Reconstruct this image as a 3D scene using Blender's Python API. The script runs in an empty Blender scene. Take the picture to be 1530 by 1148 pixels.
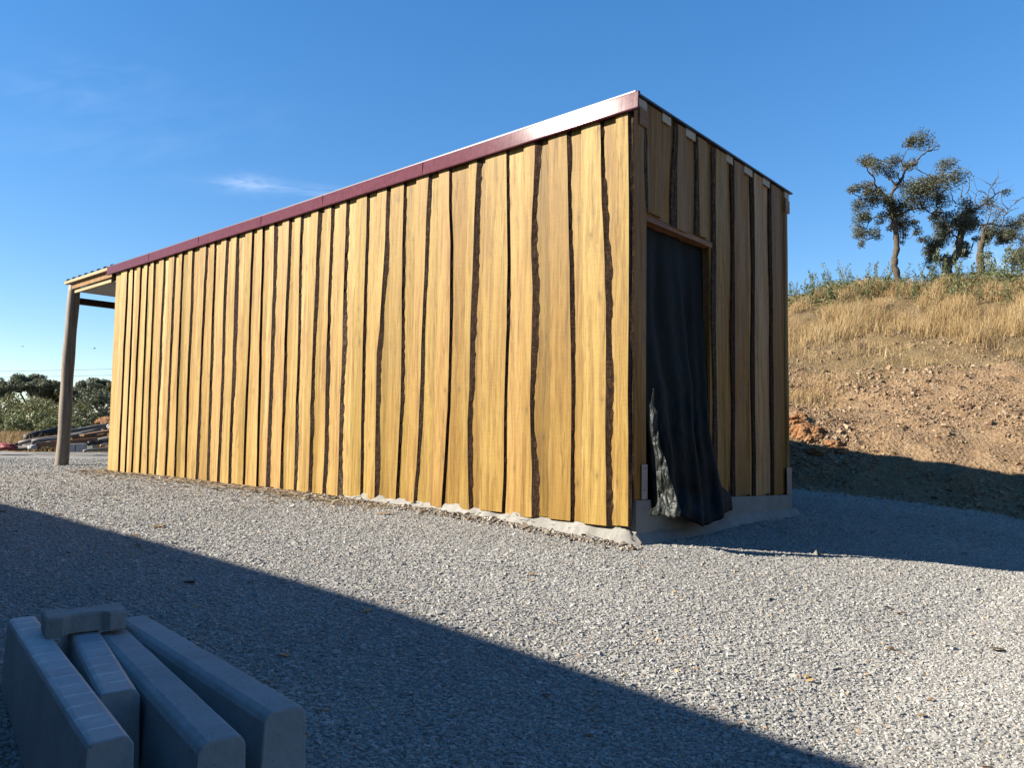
import bpy, math, random
import numpy as np
from mathutils import Vector, Matrix

rng = np.random.default_rng(7)
random.seed(7)
scene = bpy.context.scene
COL = scene.collection

# ------------------------------------------------------------------ camera numbers (metres, world Y = view axis)
CAM_H, F_PX, PITCH, ROLL = 0.80, 1128.2, 0.06408, 0.01247
fw = np.array([0, math.cos(PITCH), math.sin(PITCH)])
u0 = np.array([0, -math.sin(PITCH), math.cos(PITCH)])
r0 = np.array([1.0, 0, 0])
rt = math.cos(ROLL) * r0 + math.sin(ROLL) * u0
up = -math.sin(ROLL) * r0 + math.cos(ROLL) * u0


def at(px, py, Y):
    """the point at distance Y ahead that the photograph shows at pixel (px, py)"""
    d = ((px - 765) * rt - (py - 574) * up) / F_PX + fw
    t = Y / d[1]
    return np.array([d[0] * t, Y, CAM_H + d[2] * t])


# shed frame: origin = near ground corner, +x = out of the end wall, +y = away from the long wall
SX, SY, STH = 0.91658, 5.54727, -0.717206
CS, SN = math.cos(STH), math.sin(STH)


def to_local(X, Y):
    dx, dy = X - SX, Y - SY
    return CS * dx + SN * dy, -SN * dx + CS * dy


def to_world(x, y):
    return SX + CS * x - SN * y, SY + SN * x + CS * y


# ------------------------------------------------------------------ terrain
def _hash(i, j, s):
    n = (i.astype(np.int64) * 374761393 + j.astype(np.int64) * 668265263 + s * 974634) & 0x7fffffff
    n = ((n ^ (n >> 13)) * 1274126177) & 0x7fffffff
    n = (n ^ (n >> 16)) & 0xffff
    return n / 65535.0


def vnoise(x, y, s=0):
    x = np.asarray(x, float); y = np.asarray(y, float)
    i = np.floor(x); j = np.floor(y)
    fx = x - i; fy = y - j
    fx = fx * fx * (3 - 2 * fx); fy = fy * fy * (3 - 2 * fy)
    a = _hash(i, j, s); b = _hash(i + 1, j, s); c = _hash(i, j + 1, s); d = _hash(i + 1, j + 1, s)
    return (a * (1 - fx) + b * fx) * (1 - fy) + (c * (1 - fx) + d * fx) * fy - 0.5


def fbm(x, y, s=0, o=4):
    r = 0; a = 1.0
    for k in range(o):
        r = r + a * vnoise(np.asarray(x) * 2 ** k, np.asarray(y) * 2 ** k, s + k); a *= .5
    return r


def sstep(a, b, x):
    t = np.clip((x - a) / (b - a), 0, 1)
    return t * t * (3 - 2 * t)


def toe(xl):
    return 5.9 + .1 * np.clip(xl, -6, 6) + .25 * fbm(np.asarray(xl) * .7, 3.3 + 0 * np.asarray(xl), 11, 3)


def H(xl, yl):
    xl = np.asarray(xl, float); yl = np.asarray(yl, float)
    neg = .13 * (1 - np.exp(np.minimum(xl, 0) * .5))
    p = np.clip(xl, 0, 2)
    pos = -.070 * p - .029 * p * p - .06 * np.clip(xl - 2, 0, 6)
    z = np.where(xl < 0, neg, pos) + .016 * fbm(xl * 1.1, yl * 1.1, 1, 3)
    s = yl - toe(xl)
    amp = sstep(-17, -11, xl)
    sp = np.clip(s, 0, None)
    crest = 11.4
    prof = .40 * np.minimum(sp, crest) + .05 * np.clip(sp - crest, 0, 8) - .10 * np.clip(sp - crest - 5, 0, 80)
    prof = prof * sstep(-.1, .9, s)
    bump = .42 * np.exp(-((xl + 1.6) / 1.3) ** 2 - ((s - 1.5) / .95) ** 2) * sstep(0, .5, s)
    rough = (.16 * fbm(xl * 1.3, yl * 1.3, 5, 4) + .07 * fbm(xl * 5, yl * 5, 9, 3)) * sstep(0, .8, s)
    rough = rough + .5 * fbm(xl * .25, yl * .25, 21, 2) * sstep(8, 13, s)
    return z + amp * (prof + bump + rough)


def Hw(X, Y):
    return H(*to_local(X, Y))


def hit(px, py, y0=3.0, y1=60.0):
    prev = None
    for Y in np.arange(y0, y1, .05):
        P = at(px, py, Y)
        if P[2] <= Hw(P[0], P[1]):
            return P
    return at(px, py, y1)


# ------------------------------------------------------------------ mesh helpers
def np_mesh(name, V, Fc, mats, attrs=None, mat_idx=None, smooth=False):
    V = np.asarray(V, np.float32)
    Fc = np.asarray(Fc, np.int32)
    me = bpy.data.meshes.new(name)
    n, k = Fc.shape
    me.vertices.add(len(V)); me.vertices.foreach_set('co', V.ravel())
    me.loops.add(n * k); me.loops.foreach_set('vertex_index', Fc.ravel())
    me.polygons.add(n)
    me.polygons.foreach_set('loop_start', np.arange(0, n * k, k, dtype=np.int32))
    me.polygons.foreach_set('loop_total', np.full(n, k, np.int32))
    if mat_idx is not None:
        me.polygons.foreach_set('material_index', np.asarray(mat_idx, np.int32))
    me.polygons.foreach_set('use_smooth', np.full(n, smooth, bool))
    for m in mats: me.materials.append(m)
    me.update(calc_edges=True)
    if attrs:
        for an, av in attrs.items():
            a = me.attributes.new(an, 'FLOAT', 'FACE'); a.data.foreach_set('value', np.asarray(av, np.float32))
    return me


class MB:
    """mesh builder: polygons of any size with material slot and per-face floats"""
    def __init__(s): s.v = []; s.f = []; s.m = []; s.b = []; s.t = []; s.sm = []

    def add(s, vs, fs, m=0, b=0.0, t=0.5, smooth=False):
        o = len(s.v); s.v += [tuple(map(float, p)) for p in vs]
        for i, f in enumerate(fs):
            s.f.append([o + q for q in f]); s.m.append(m if isinstance(m, int) else m[i]); s.b.append(b); s.t.append(t); s.sm.append(smooth)

    def box(s, lo, hi, m=0, b=0.0, t=.5, bev=0.0):
        x0, y0, z0 = lo; x1, y1, z1 = hi
        s.add([(x0, y0, z0), (x1, y0, z0), (x1, y1, z0), (x0, y1, z0), (x0, y0, z1), (x1, y0, z1), (x1, y1, z1), (x0, y1, z1)],
              [(0, 3, 2, 1), (4, 5, 6, 7), (0, 1, 5, 4), (1, 2, 6, 5), (2, 3, 7, 6), (3, 0, 4, 7)], m, b, t)

    def tube(s, pts, rad, n=8, m=0, b=0.0, t=.5, cap=True):
        pts = [np.asarray(p, float) for p in pts]
        rings = []
        ref = None
        for i, p in enumerate(pts):
            d = pts[min(i + 1, len(pts) - 1)] - pts[max(i - 1, 0)]
            d = d / (np.linalg.norm(d) + 1e-9)
            if ref is None:
                ref = np.cross(d, [0, 0, 1.0] if abs(d[2]) < .9 else [1.0, 0, 0])
            ref = ref - d * (ref @ d); ref = ref / (np.linalg.norm(ref) + 1e-9)
            q = np.cross(d, ref)
            r = rad[i] if hasattr(rad, '__len__') else rad
            rings.append([p + r * (math.cos(2 * math.pi * k / n) * ref + math.sin(2 * math.pi * k / n) * q) for k in range(n)])
        vs = [v for r in rings for v in r]
        fs = []
        for i in range(len(pts) - 1):
            for k in range(n):
                fs.append((i * n + k, i * n + (k + 1) % n, (i + 1) * n + (k + 1) % n, (i + 1) * n + k))
        if cap:
            fs.append(tuple(range(n - 1, -1, -1))); fs.append(tuple((len(pts) - 1) * n + k for k in range(n)))
        s.add(vs, fs, m, b, t, True)

    def build(s, name, mats, parent=None, bevel=0.0, fix=True):
        me = bpy.data.meshes.new(name)
        me.from_pydata(s.v, [], s.f)
        for mm in (mats if isinstance(mats, (list, tuple)) else [mats]): me.materials.append(mm)
        me.polygons.foreach_set('material_index', s.m)
        me.polygons.foreach_set('use_smooth', s.sm)
        a = me.attributes.new('board', 'FLOAT', 'FACE'); a.data.foreach_set('value', s.b)
        a = me.attributes.new('tone', 'FLOAT', 'FACE'); a.data.foreach_set('value', s.t)
        if fix:
            import bmesh
            bm = bmesh.new(); bm.from_mesh(me); bmesh.ops.recalc_face_normals(bm, faces=bm.faces); bm.to_mesh(me); bm.free()
        o = bpy.data.objects.new(name, me); COL.objects.link(o)
        if parent: o.parent = parent
        if bevel:
            md = o.modifiers.new('bevel', 'BEVEL'); md.width = bevel; md.segments = 2; md.limit_method = 'ANGLE'
        return o


def obj(name, me, parent=None):
    o = bpy.data.objects.new(name, me); COL.objects.link(o)
    if parent: o.parent = parent
    return o


def tag(o, label=None, cat=None, group=None, kind=None):
    if label: o['label'] = label
    if cat: o['category'] = cat
    if group: o['group'] = group
    if kind: o['kind'] = kind
    return o


def empty(name, loc, label, cat, group=None, rz=0.0):
    o = bpy.data.objects.new(name, None); COL.objects.link(o)
    o.location = Vector([float(v) for v in loc]); o.rotation_euler = (0, 0, rz); o.empty_display_size = .2
    return tag(o, label, cat, group)


# ------------------------------------------------------------------ node helper
class NT:
    def __init__(s, name):
        s.mat = bpy.data.materials.new(name); s.mat.use_nodes = True
        s.t = s.mat.node_tree; s.t.nodes.clear()
        s.out = s.n('ShaderNodeOutputMaterial')
        s.tc = None

    def n(s, typ, **kw):
        nd = s.t.nodes.new(typ)
        for k, v in kw.items():
            if k == 'ins':
                for kk, vv in v.items():
                    if isinstance(vv, bpy.types.NodeSocket): s.t.links.new(vv, nd.inputs[kk])
                    else: nd.inputs[kk].default_value = vv
            else: setattr(nd, k, v)
        return nd

    def coord(s, which='Object'):
        if not s.tc: s.tc = s.n('ShaderNodeTexCoord')
        return s.tc.outputs[which]

    def math(s, op, a, b=None, clamp=False):
        nd = s.n('ShaderNodeMath', operation=op, use_clamp=clamp)
        for i, v in enumerate((a, b)):
            if v is None: continue
            if isinstance(v, bpy.types.NodeSocket): s.t.links.new(v, nd.inputs[i])
            else: nd.inputs[i].default_value = v
        return nd.outputs[0]

    def vmath(s, op, a, b=None):
        nd = s.n('ShaderNodeVectorMath', operation=op)
        for i, v in enumerate((a, b)):
            if v is None: continue
            if isinstance(v, bpy.types.NodeSocket): s.t.links.new(v, nd.inputs[i])
            else: nd.inputs[i].default_value = v
        return nd.outputs[0]

    def scale(s, vec, xyz): return s.vmath('MULTIPLY', vec, xyz)

    def noise(s, vec, sc, det=4, rough=.55, dist=0.0):
        nd = s.n('ShaderNodeTexNoise', ins={'Vector': vec, 'Scale': sc, 'Detail': det, 'Roughness': rough, 'Distortion': dist})
        return nd.outputs['Fac']

    def voro(s, vec, sc, feature='F1', out='Distance', rnd=1.0):
        nd = s.n('ShaderNodeTexVoronoi', feature=feature, ins={'Vector': vec, 'Scale': sc, 'Randomness': rnd})
        return nd.outputs[out]

    def ramp(s, fac, stops, interp='LINEAR'):
        nd = s.n('ShaderNodeValToRGB', ins={'Fac': fac}); cr = nd.color_ramp; cr.interpolation = interp
        while len(cr.elements) < len(stops): cr.elements.new(.5)
        for e, (p, c) in zip(cr.elements, stops):
            e.position = p; e.color = (*c, 1) if len(c) == 3 else c
        return nd.outputs['Color']

    def mix(s, fac, a, b, mode='MIX'):
        nd = s.n('ShaderNodeMix', data_type='RGBA', blend_type=mode)
        for sock, v in ((nd.inputs[0], fac), (nd.inputs[6], a), (nd.inputs[7], b)):
            if isinstance(v, bpy.types.NodeSocket): s.t.links.new(v, sock)
            elif isinstance(v, (int, float)): sock.default_value = v if sock == nd.inputs[0] else (v, v, v, 1)
            else: sock.default_value = (*v, 1)
        return nd.outputs[2]

    def attr(s, name): return s.n('ShaderNodeAttribute', attribute_name=name).outputs['Fac']

    def bump(s, h, strength=.3, dist=.01, normal=None):
        ins = {'Height': h, 'Strength': strength, 'Distance': dist}
        if normal: ins['Normal'] = normal
        return s.n('ShaderNodeBump', ins=ins).outputs['Normal']

    def bsdf(s, col, rough=.8, normal=None, spec=.3, metal=0.0, gain=.43, **extra):
        if isinstance(col, bpy.types.NodeSocket): col = s.mix(1.0, col, (gain, gain, gain), 'MULTIPLY')
        else: col = tuple(c * gain for c in col)
        ins = {'Base Color': col if isinstance(col, bpy.types.NodeSocket) else (*col, 1), 'Roughness': rough, 'Specular IOR Level': spec, 'Metallic': metal}
        if normal: ins['Normal'] = normal
        ins.update(extra)
        b = s.n('ShaderNodeBsdfPrincipled', ins=ins)
        s.t.links.new(b.outputs[0], s.out.inputs['Surface'])
        return s.mat


def wood(name, dark, mid, light, axis='z', grey=0.0, knots=True, sat=1.0, gain=.43):
    m = NT(name)
    b = m.attr('board'); tn = m.attr('tone')
    off = m.n('ShaderNodeCombineXYZ', ins={'X': m.math('MULTIPLY', b, 37.3), 'Y': m.math('MULTIPLY', b, 11.7), 'Z': m.math('MULTIPLY', b, 23.1)}).outputs[0]
    o = m.coord()
    st = {'z': (1, 1, .045), 'x': (.045, 1, 1), 'y': (1, .045, 1)}[axis]
    st2 = {'z': (1, 1, .22), 'x': (.22, 1, 1), 'y': (1, .22, 1)}[axis]
    g = m.vmath('ADD', m.scale(o, st), off)
    kv = m.vmath('ADD', m.scale(o, st2), off)
    warp = m.noise(kv, 3.0, 3)
    g2 = m.vmath('ADD', g, m.scale(m.n('ShaderNodeCombineXYZ', ins={'X': warp, 'Y': warp, 'Z': warp}).outputs[0], (.06, .06, .06)))
    fine = m.noise(g2, 130, 6, .65)
    band = m.noise(g2, 26, 4, .55, .4)
    broad = m.noise(m.vmath('ADD', m.scale(o, (1, 1, .3)), off), 4.0, 3)
    f = m.math('ADD', m.math('MULTIPLY', fine, .45), m.math('MULTIPLY', band, .55))
    col = m.ramp(f, [(.36, dark), (.48, mid), (.59, light)])
    # broad warm / pale blotches and board to board tone
    col = m.mix(m.math('MULTIPLY', m.ramp(broad, [(.35, (0, 0, 0)), (.7, (1, 1, 1))]), .35), col, [c * k for c, k in zip(mid, (.86, .72, .50))], 'MIX')
    h = m.math('ADD', fine, m.math('MULTIPLY', band, .6))
    if knots:
        so_ = m.n('ShaderNodeSeparateXYZ', ins={'Vector': o})
        kx = m.math('ADD', m.math('ADD', so_.outputs['X'], so_.outputs['Y']), m.math('MULTIPLY', warp, .05))
        k2 = m.n('ShaderNodeCombineXYZ', ins={'X': m.math('ADD', kx, m.math('MULTIPLY', b, 3.7)), 'Y': m.math('ADD', m.math('MULTIPLY', so_.outputs['Z'], .50), m.math('MULTIPLY', b, 5.9))}).outputs[0]
        kn = m.n('ShaderNodeTexVoronoi', voronoi_dimensions='2D', ins={'Vector': k2, 'Scale': 2.9}).outputs['Distance']
        km = m.ramp(kn, [(.0, (1, 1, 1)), (.022, (.8, .8, .8)), (.045, (.28, .28, .28)), (.10, (0, 0, 0))])
        kc = m.n('ShaderNodeTexVoronoi', voronoi_dimensions='2D', ins={'Vector': k2, 'Scale': 2.9}).outputs['Color']
        km = m.math('MULTIPLY', km, m.math('GREATER_THAN', m.n('ShaderNodeSeparateColor', ins={'Color': kc}).outputs[0], .38))
        rings = m.n('ShaderNodeMath', operation='SINE', ins={0: m.math('MULTIPLY', kn, 160.0)}).outputs[0]
        col = m.mix(m.math('MULTIPLY', km, .72), col, [c * .42 for c in mid])
        col = m.mix(m.math('MULTIPLY', m.math('MULTIPLY', km, m.math('MAXIMUM', rings, 0.0)), .35), col, [c * .55 for c in dark])
    # dark drying cracks and pin marks
    ck = m.noise(m.vmath('ADD', g, (3.1, 7.7, 1.3)), 75, 2, .5)
    ckz = m.noise(m.vmath('ADD', kv, (1.1, 2.7, 9.3)), 7, 2)
    cm = m.math('MULTIPLY', m.ramp(ck, [(.60, (0, 0, 0)), (.68, (1, 1, 1))]), m.ramp(ckz, [(.48, (0, 0, 0)), (.62, (1, 1, 1))]))
    col = m.mix(m.math('MULTIPLY', cm, .45), col, [c * .25 for c in dark])
    # saw marks across the board
    sx = {'z': (.08, .08, 1), 'x': (1, .08, .08), 'y': (.08, 1, .08)}[axis]
    saw = m.noise(m.vmath('ADD', m.scale(o, sx), off), 95, 2, .4)
    col = m.mix(m.math('MULTIPLY', m.ramp(saw, [(.45, (0, 0, 0)), (.75, (1, 1, 1))]), .16), col, [c * .62 for c in mid])
    if grey:
        gy = m.ramp(m.noise(m.vmath('ADD', kv, (5, 5, 5)), 5, 4), [(.42, (0, 0, 0)), (.62, (1, 1, 1))])
        col = m.mix(m.math('MULTIPLY', gy, grey), col, (.30, .27, .22))
    rb = m.n('ShaderNodeMath', operation='FRACT', ins={0: m.math('MULTIPLY', b, 71.37)}).outputs[0]
    rb2 = m.n('ShaderNodeMath', operation='FRACT', ins={0: m.math('MULTIPLY', b, 133.91)}).outputs[0]
    # some boards pinkish, some greenish-yellow, a few greyed at one end
    col = m.mix(m.math('MULTIPLY', m.math('GREATER_THAN', rb2, .55), m.math('MULTIPLY', m.ramp(m.noise(m.vmath('ADD', m.scale(o, (1.2, 1.2, .5)), off), 1.6, 3), [(.45, (0, 0, 0)), (.62, (1, 1, 1))]), .22)), col, [mid[0] * .84, mid[1] * .90, mid[2] * 1.25])
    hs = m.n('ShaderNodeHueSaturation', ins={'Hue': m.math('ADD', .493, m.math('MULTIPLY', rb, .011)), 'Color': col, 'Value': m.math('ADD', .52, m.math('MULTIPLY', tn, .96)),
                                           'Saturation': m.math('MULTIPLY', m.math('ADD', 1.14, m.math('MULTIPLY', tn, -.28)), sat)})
    h = m.math('ADD', h, m.math('MULTIPLY', saw, .35))
    h = m.math('SUBTRACT', h, m.math('MULTIPLY', cm, .8))
    return m.bsdf(hs.outputs[0], .62, m.bump(h, .45, .004), .25, gain=gain)


def simple(name, c1, c2, sc=8, rough=.8, bump=.2, bd=.004, spec=.3, metal=0.0, det=6, stretch=(1, 1, 1), **ex):
    m = NT(name)
    v = m.scale(m.coord(), stretch)
    a = m.noise(v, sc, det, .6); b = m.noise(v, sc * 9, 4, .6)
    f = m.math('ADD', m.math('MULTIPLY', a, .65), m.math('MULTIPLY', b, .35))
    col = m.ramp(f, [(.36, c1), (.64, c2)])
    return m.bsdf(col, rough, m.bump(m.math('ADD', a, m.math('MULTIPLY', b, .7)), bump, bd) if bump else None, spec, metal, **ex)


def concrete(name, c1, c2, bands=False, pores=True, gain=.43):
    m = NT(name)
    o = m.coord()
    a = m.noise(o, 5, 5, .6); b = m.noise(o, 60, 4, .65); c = m.noise(o, 260, 2, .6)
    f = m.math('ADD', m.math('MULTIPLY', a, .5), m.math('ADD', m.math('MULTIPLY', b, .3), m.math('MULTIPLY', c, .2)))
    col = m.ramp(f, [(.36, c1), (.64, c2)])
    h = m.math('ADD', m.math('MULTIPLY', b, .6), m.math('MULTIPLY', c, .4))
    if pores:
        p = m.voro(o, 90)
        pm = m.ramp(p, [(.10, (1, 1, 1)), (.2, (0, 0, 0))])
        sel = m.ramp(m.noise(o, 35, 2), [(.47, (0, 0, 0)), (.55, (1, 1, 1))])
        pm = m.math('MULTIPLY', pm, sel)
        col = m.mix(m.math('MULTIPLY', pm, .7), col, [k * .3 for k in c1])
        h = m.math('SUBTRACT', h, pm)
    st_ = m.ramp(m.noise(o, 3.2, 5, .7, .6), [(.42, (0, 0, 0)), (.62, (1, 1, 1))])
    col = m.mix(m.math('MULTIPLY', st_, .30), col, [k * .62 for k in c1])
    rough = .85
    if bands:
        # smooth cast skin with scuffed cross lines left by strapping
        sep = m.n('ShaderNodeSeparateXYZ', ins={'Vector': o})
        w = m.n('ShaderNodeMath', operation='FRACT', ins={0: m.math('MULTIPLY', m.math('ADD', sep.outputs['X'], m.math('MULTIPLY', m.noise(o, 14, 3), .018)), 12.5)}).outputs[0]
        ln = m.ramp(w, [(.0, (1, 1, 1)), (.05, (.4, .4, .4)), (.12, (0, 0, 0)), (.93, (0, 0, 0)), (1.0, (.8, .8, .8))])
        bk = m.ramp(m.noise(o, 16, 4, .7), [(.4, (0, 0, 0)), (.62, (1, 1, 1))])
        col = m.mix(m.math('MULTIPLY', m.math('MULTIPLY', ln, bk), .6), col, [k * 1.9 for k in c2])
        rough = m.n('ShaderNodeMath', operation='ADD', ins={0: .42, 1: m.math('MULTIPLY', b, .4)}).outputs[0]
    return m.bsdf(col, rough, m.bump(h, .35, .003), .35, gain=gain)


# ------------------------------------------------------------------ materials
W_LONG = wood('sawn_timber', (.205, .102, .014), (.450, .268, .050), (.60, .392, .102), 'z')
W_END = wood('shaded_weathered_timber', (.120, .061, .023), (.262, .148, .062), (.385, .240, .108), 'z', grey=.20, sat=1.25, gain=.66)  # shade painted into the base colour of the end wall, plus weathered greying
W_SAP = wood('pale_sapwood_edge', (.10, .05, .018), (.40, .25, .085), (.56, .38, .16), 'z', knots=False)
W_PALE = wood('new_pale_batten', (.46, .31, .13), (.58, .42, .20), (.66, .50, .27), 'x', knots=False)
W_PALE_Y = wood('new_pale_timber', (.60, .46, .28), (.74, .62, .42), (.80, .70, .52), 'y', knots=False)
W_JAMB = wood('brown_planed_timber', (.20, .085, .03), (.32, .15, .06), (.40, .21, .09), 'y', knots=False, gain=.5)
W_DARK = wood('dark_stained_timber', (.05, .025, .016), (.09, .045, .03), (.13, .07, .045), 'y', knots=False)
W_POLE = wood('weathered_grey_log', (.09, .06, .038), (.25, .18, .125), (.38, .30, .22), 'z', grey=.4, gain=.6)
W_LOGX = wood('weathered_pile_log', (.15, .12, .10), (.27, .23, .19), (.38, .34, .29), 'x', grey=.5)
W_BEAMX = wood('reddish_pile_beam', (.24, .12, .06), (.36, .20, .10), (.44, .27, .15), 'x')
W_BURNT = wood('blackened_pile_log', (.02, .016, .014), (.045, .035, .03), (.09, .075, .06), 'x', knots=False)


def bark_mat(name, a, b, c):
    m = NT(name)
    o = m.coord(); bd = m.attr('board')
    off = m.n('ShaderNodeCombineXYZ', ins={'X': m.math('MULTIPLY', bd, 17.3), 'Y': m.math('MULTIPLY', bd, 31.7), 'Z': m.math('MULTIPLY', bd, 9.1)}).outputs[0]
    v = m.vmath('ADD', m.scale(o, (1, 1, .22)), off)
    n1 = m.noise(v, 70, 6, .7, .2); n2 = m.noise(m.vmath('ADD', m.scale(o, (.4, .4, 1)), off), 60, 4, .7)
    f = m.math('ADD', m.math('MULTIPLY', n1, .62), m.math('MULTIPLY', n2, .42))
    col = m.ramp(f, [(.38, a), (.52, b), (.66, c)])
    return m.bsdf(col, .9, m.bump(f, .9, .012), .15)


BARK = bark_mat('dark_board_bark', (.012, .006, .0035), (.050, .024, .012), (.16, .085, .045))
BARK_GREY = bark_mat('flaky_board_bark', (.020, .012, .008), (.085, .050, .030), (.26, .17, .11))
BARK_TREE = bark_mat('oak_bark', (.045, .035, .028), (.15, .115, .085), (.30, .245, .19))


def fascia_mat():
    m = NT('burgundy_painted_metal')
    o = m.coord()
    n = m.noise(o, 30, 3); d = m.noise(m.scale(o, (6, 1, 1)), 2.0, 3)
    col = m.ramp(n, [(.35, (.115, .042, .056)), (.65, (.138, .052, .068))])
    sp = m.ramp(m.voro(m.scale(o, (.4, 1, 1)), 9), [(.0, (1, 1, 1)), (.05, (0, 0, 0))])
    col = m.mix(m.math('MULTIPLY', sp, .35), col, (.5, .42, .4))
    return m.bsdf(col, m.n('ShaderNodeMath', operation='ADD', ins={0: .125, 1: m.math('MULTIPLY', n, .02)}).outputs[0], m.bump(d, .05, .006), .030, gain=.66)


FASCIA = fascia_mat()
GALV = simple('galvanised_steel', (.34, .36, .40), (.48, .50, .54), 14, .42, .05, .002, .5, .55)
SCREW = simple('screw_head', (.5, .5, .52), (.6, .6, .62), 20, .35, 0, metal=.8)
CONC = concrete('plinth_concrete', (.30, .28, .25), (.50, .475, .435), gain=.44)
CONC_K = concrete('kerb_concrete', (.235, .235, .23), (.34, .34, .33), gain=.92)
CONC_S = concrete('scuffed_kerb_concrete', (.22, .225, .225), (.34, .345, .345), bands=True, gain=1.10)
CONC_P = concrete('paver_concrete', (.20, .195, .18), (.34, .325, .30), gain=.80)
CEIL = simple('pale_ceiling_panel', (.55, .52, .49), (.62, .59, .56), 3, .7, .05)
BLACK_IN = simple('dark_interior', (.02, .02, .02), (.035, .032, .03), 4, .9, .1)
ROOFM = simple('dark_metal_sheet', (.05, .04, .06), (.075, .06, .085), 12, .45, .05, .003, .5)
INSUL = wood('pale_batten_end', (.36, .32, .25), (.48, .43, .34), (.55, .51, .42), 'y', knots=False, gain=.6)


def cloth_mat(name, c1, c2, rough, spec, wr=1.0, **ex):
    m = NT(name)
    o = m.coord()
    cr = m.noise(o, 9, 5, .6, 1.2); cr2 = m.voro(m.vmath('ADD', o, m.scale(m.n('ShaderNodeCombineXYZ', ins={'X': cr, 'Y': cr, 'Z': cr}).outputs[0], (.12, .12, .12))), 11, 'DISTANCE_TO_EDGE')
    wv = m.noise(m.scale(o, (1, 1, 1)), 320, 2)
    col = m.ramp(m.math('ADD', m.math('MULTIPLY', cr, .7), m.math('MULTIPLY', wv, .3)), [(.35, c1), (.65, c2)])
    h = m.math('ADD', m.math('MULTIPLY', m.math('MINIMUM', cr2, .12), 3.0 * wr), m.math('MULTIPLY', cr, 1.0 * wr))
    return m.bsdf(col, rough, m.bump(h, .5, .03), spec, **ex)


CURT = cloth_mat('black_green_shade_cloth', (.003, .0055, .0058), (.0065, .0105, .0105), .7, .16, .25)
FLAP = cloth_mat('shiny_green_tarp_lining', (.013, .018, .0145), (.024, .031, .025), .48, .26, .45)
REDBAG = cloth_mat('red_sack_plastic', (.32, .035, .03), (.48, .07, .055), .5, .4, 1.0)
WHITEBAG = cloth_mat('white_sack_plastic', (.38, .38, .38), (.55, .55, .54), .5, .4, 1.0)


def gravel_ground():
    m = NT('grey_gravel_bed')
    o = m.coord()
    c1 = m.n('ShaderNodeTexVoronoi', ins={'Vector': o, 'Scale': 62.0})
    c2 = m.n('ShaderNodeTexVoronoi', ins={'Vector': m.vmath('ADD', o, (.37, .11, .5)), 'Scale': 31.0})
    sep = m.n('ShaderNodeSeparateColor', ins={'Color': c1.outputs['Color']})
    g = m.ramp(sep.outputs[0], [(0, (.26, .246, .226)), (.3, (.36, .343, .314)), (.7, (.47, .45, .415)), (1, (.58, .555, .515))])
    tan = m.ramp(sep.outputs[1], [(.93, (0, 0, 0)), (.96, (1, 1, 1))])
    g = m.mix(m.math('MULTIPLY', tan, .5), g, (.34, .25, .17))
    big = m.noise(o, .7, 4)
    g = m.mix(1.0, g, m.ramp(big, [(.3, (.82, .82, .83)), (.7, (1.08, 1.07, 1.05))]), 'MULTIPLY')
    edge = m.ramp(c1.outputs['Distance'], [(.35, (1, 1, 1)), (.8, (.5, .5, .5))])
    g = m.mix(.8, g, edge, 'MULTIPLY')
    h = m.math('ADD', m.math('MULTIPLY', c1.outputs['Distance'], -1.0), m.math('MULTIPLY', c2.outputs['Distance'], -.7))
    return m.bsdf(g, .9, m.bump(h, .8, .008), .2, gain=.53)


def earth_mat(name, stops, dry=False):
    m = NT(name)
    o = m.coord()
    a = m.noise(o, 1.4, 6, .65); b = m.noise(o, 14, 5, .7); c = m.voro(o, 24)
    f = m.math('ADD', m.math('MULTIPLY', a, .45), m.math('ADD', m.math('MULTIPLY', b, .4), m.math('MULTIPLY', c, .2)))
    col = m.ramp(f, stops)
    h = m.math('ADD', b, m.math('MULTIPLY', c, -.6))
    return m.bsdf(col, .95, m.bump(h, .9, .035), .12)


GRAVEL_BED = gravel_ground()
EARTH = earth_mat('tan_stony_earth', [(.32, (.20, .112, .056)), (.5, (.365, .235, .130)), (.68, (.50, .352, .215))])
DRYSOIL = earth_mat('dry_grass_soil', [(.32, (.15, .10, .05)), (.5, (.26, .18, .09)), (.68, (.36, .27, .15))])


def stone_mat(name, stops, gain=.43):
    m = NT(name)
    t = m.attr('tone')
    col = m.ramp(t, stops)
    n = m.noise(m.coord(), 170, 3)
    col = m.mix(.5, col, m.ramp(n, [(.3, (.7, .7, .7)), (.7, (1.25, 1.25, 1.25))]), 'MULTIPLY')
    return m.bsdf(col, .85, m.bump(n, .4, .003), .25, gain=gain)


STONE = stone_mat('crushed_grey_stone', [(0, (.23, .218, .20)), (.25, (.345, .328, .30)), (.6, (.46, .44, .405)), (.9, (.58, .555, .515)), (.945, (.63, .60, .555)), (.95, (.50, .35, .22)), (1, (.58, .45, .31))], .53)
RUBBLE = stone_mat('tan_rubble_stone', [(0, (.13, .070, .040)), (.3, (.31, .190, .105)), (.65, (.44, .30, .18)), (.93, (.55, .41, .27)), (1, (.60, .50, .38))])
CRUMB = stone_mat('concrete_crumb', [(0, (.22, .15, .10)), (.4, (.42, .35, .27)), (1, (.60, .56, .50))])
LITTER = stone_mat('brown_litter', [(0, (.06, .035, .02)), (.5, (.20, .12, .06)), (1, (.42, .27, .12))])
CHIPS = stone_mat('pale_wood_chip', [(0, (.12, .07, .04)), (.4, (.34, .235, .14)), (.8, (.54, .42, .27)), (1, (.66, .56, .42))])
ROCK = earth_mat('orange_rock', [(.3, (.20, .085, .04)), (.5, (.42, .20, .09)), (.7, (.56, .34, .18))])


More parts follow.
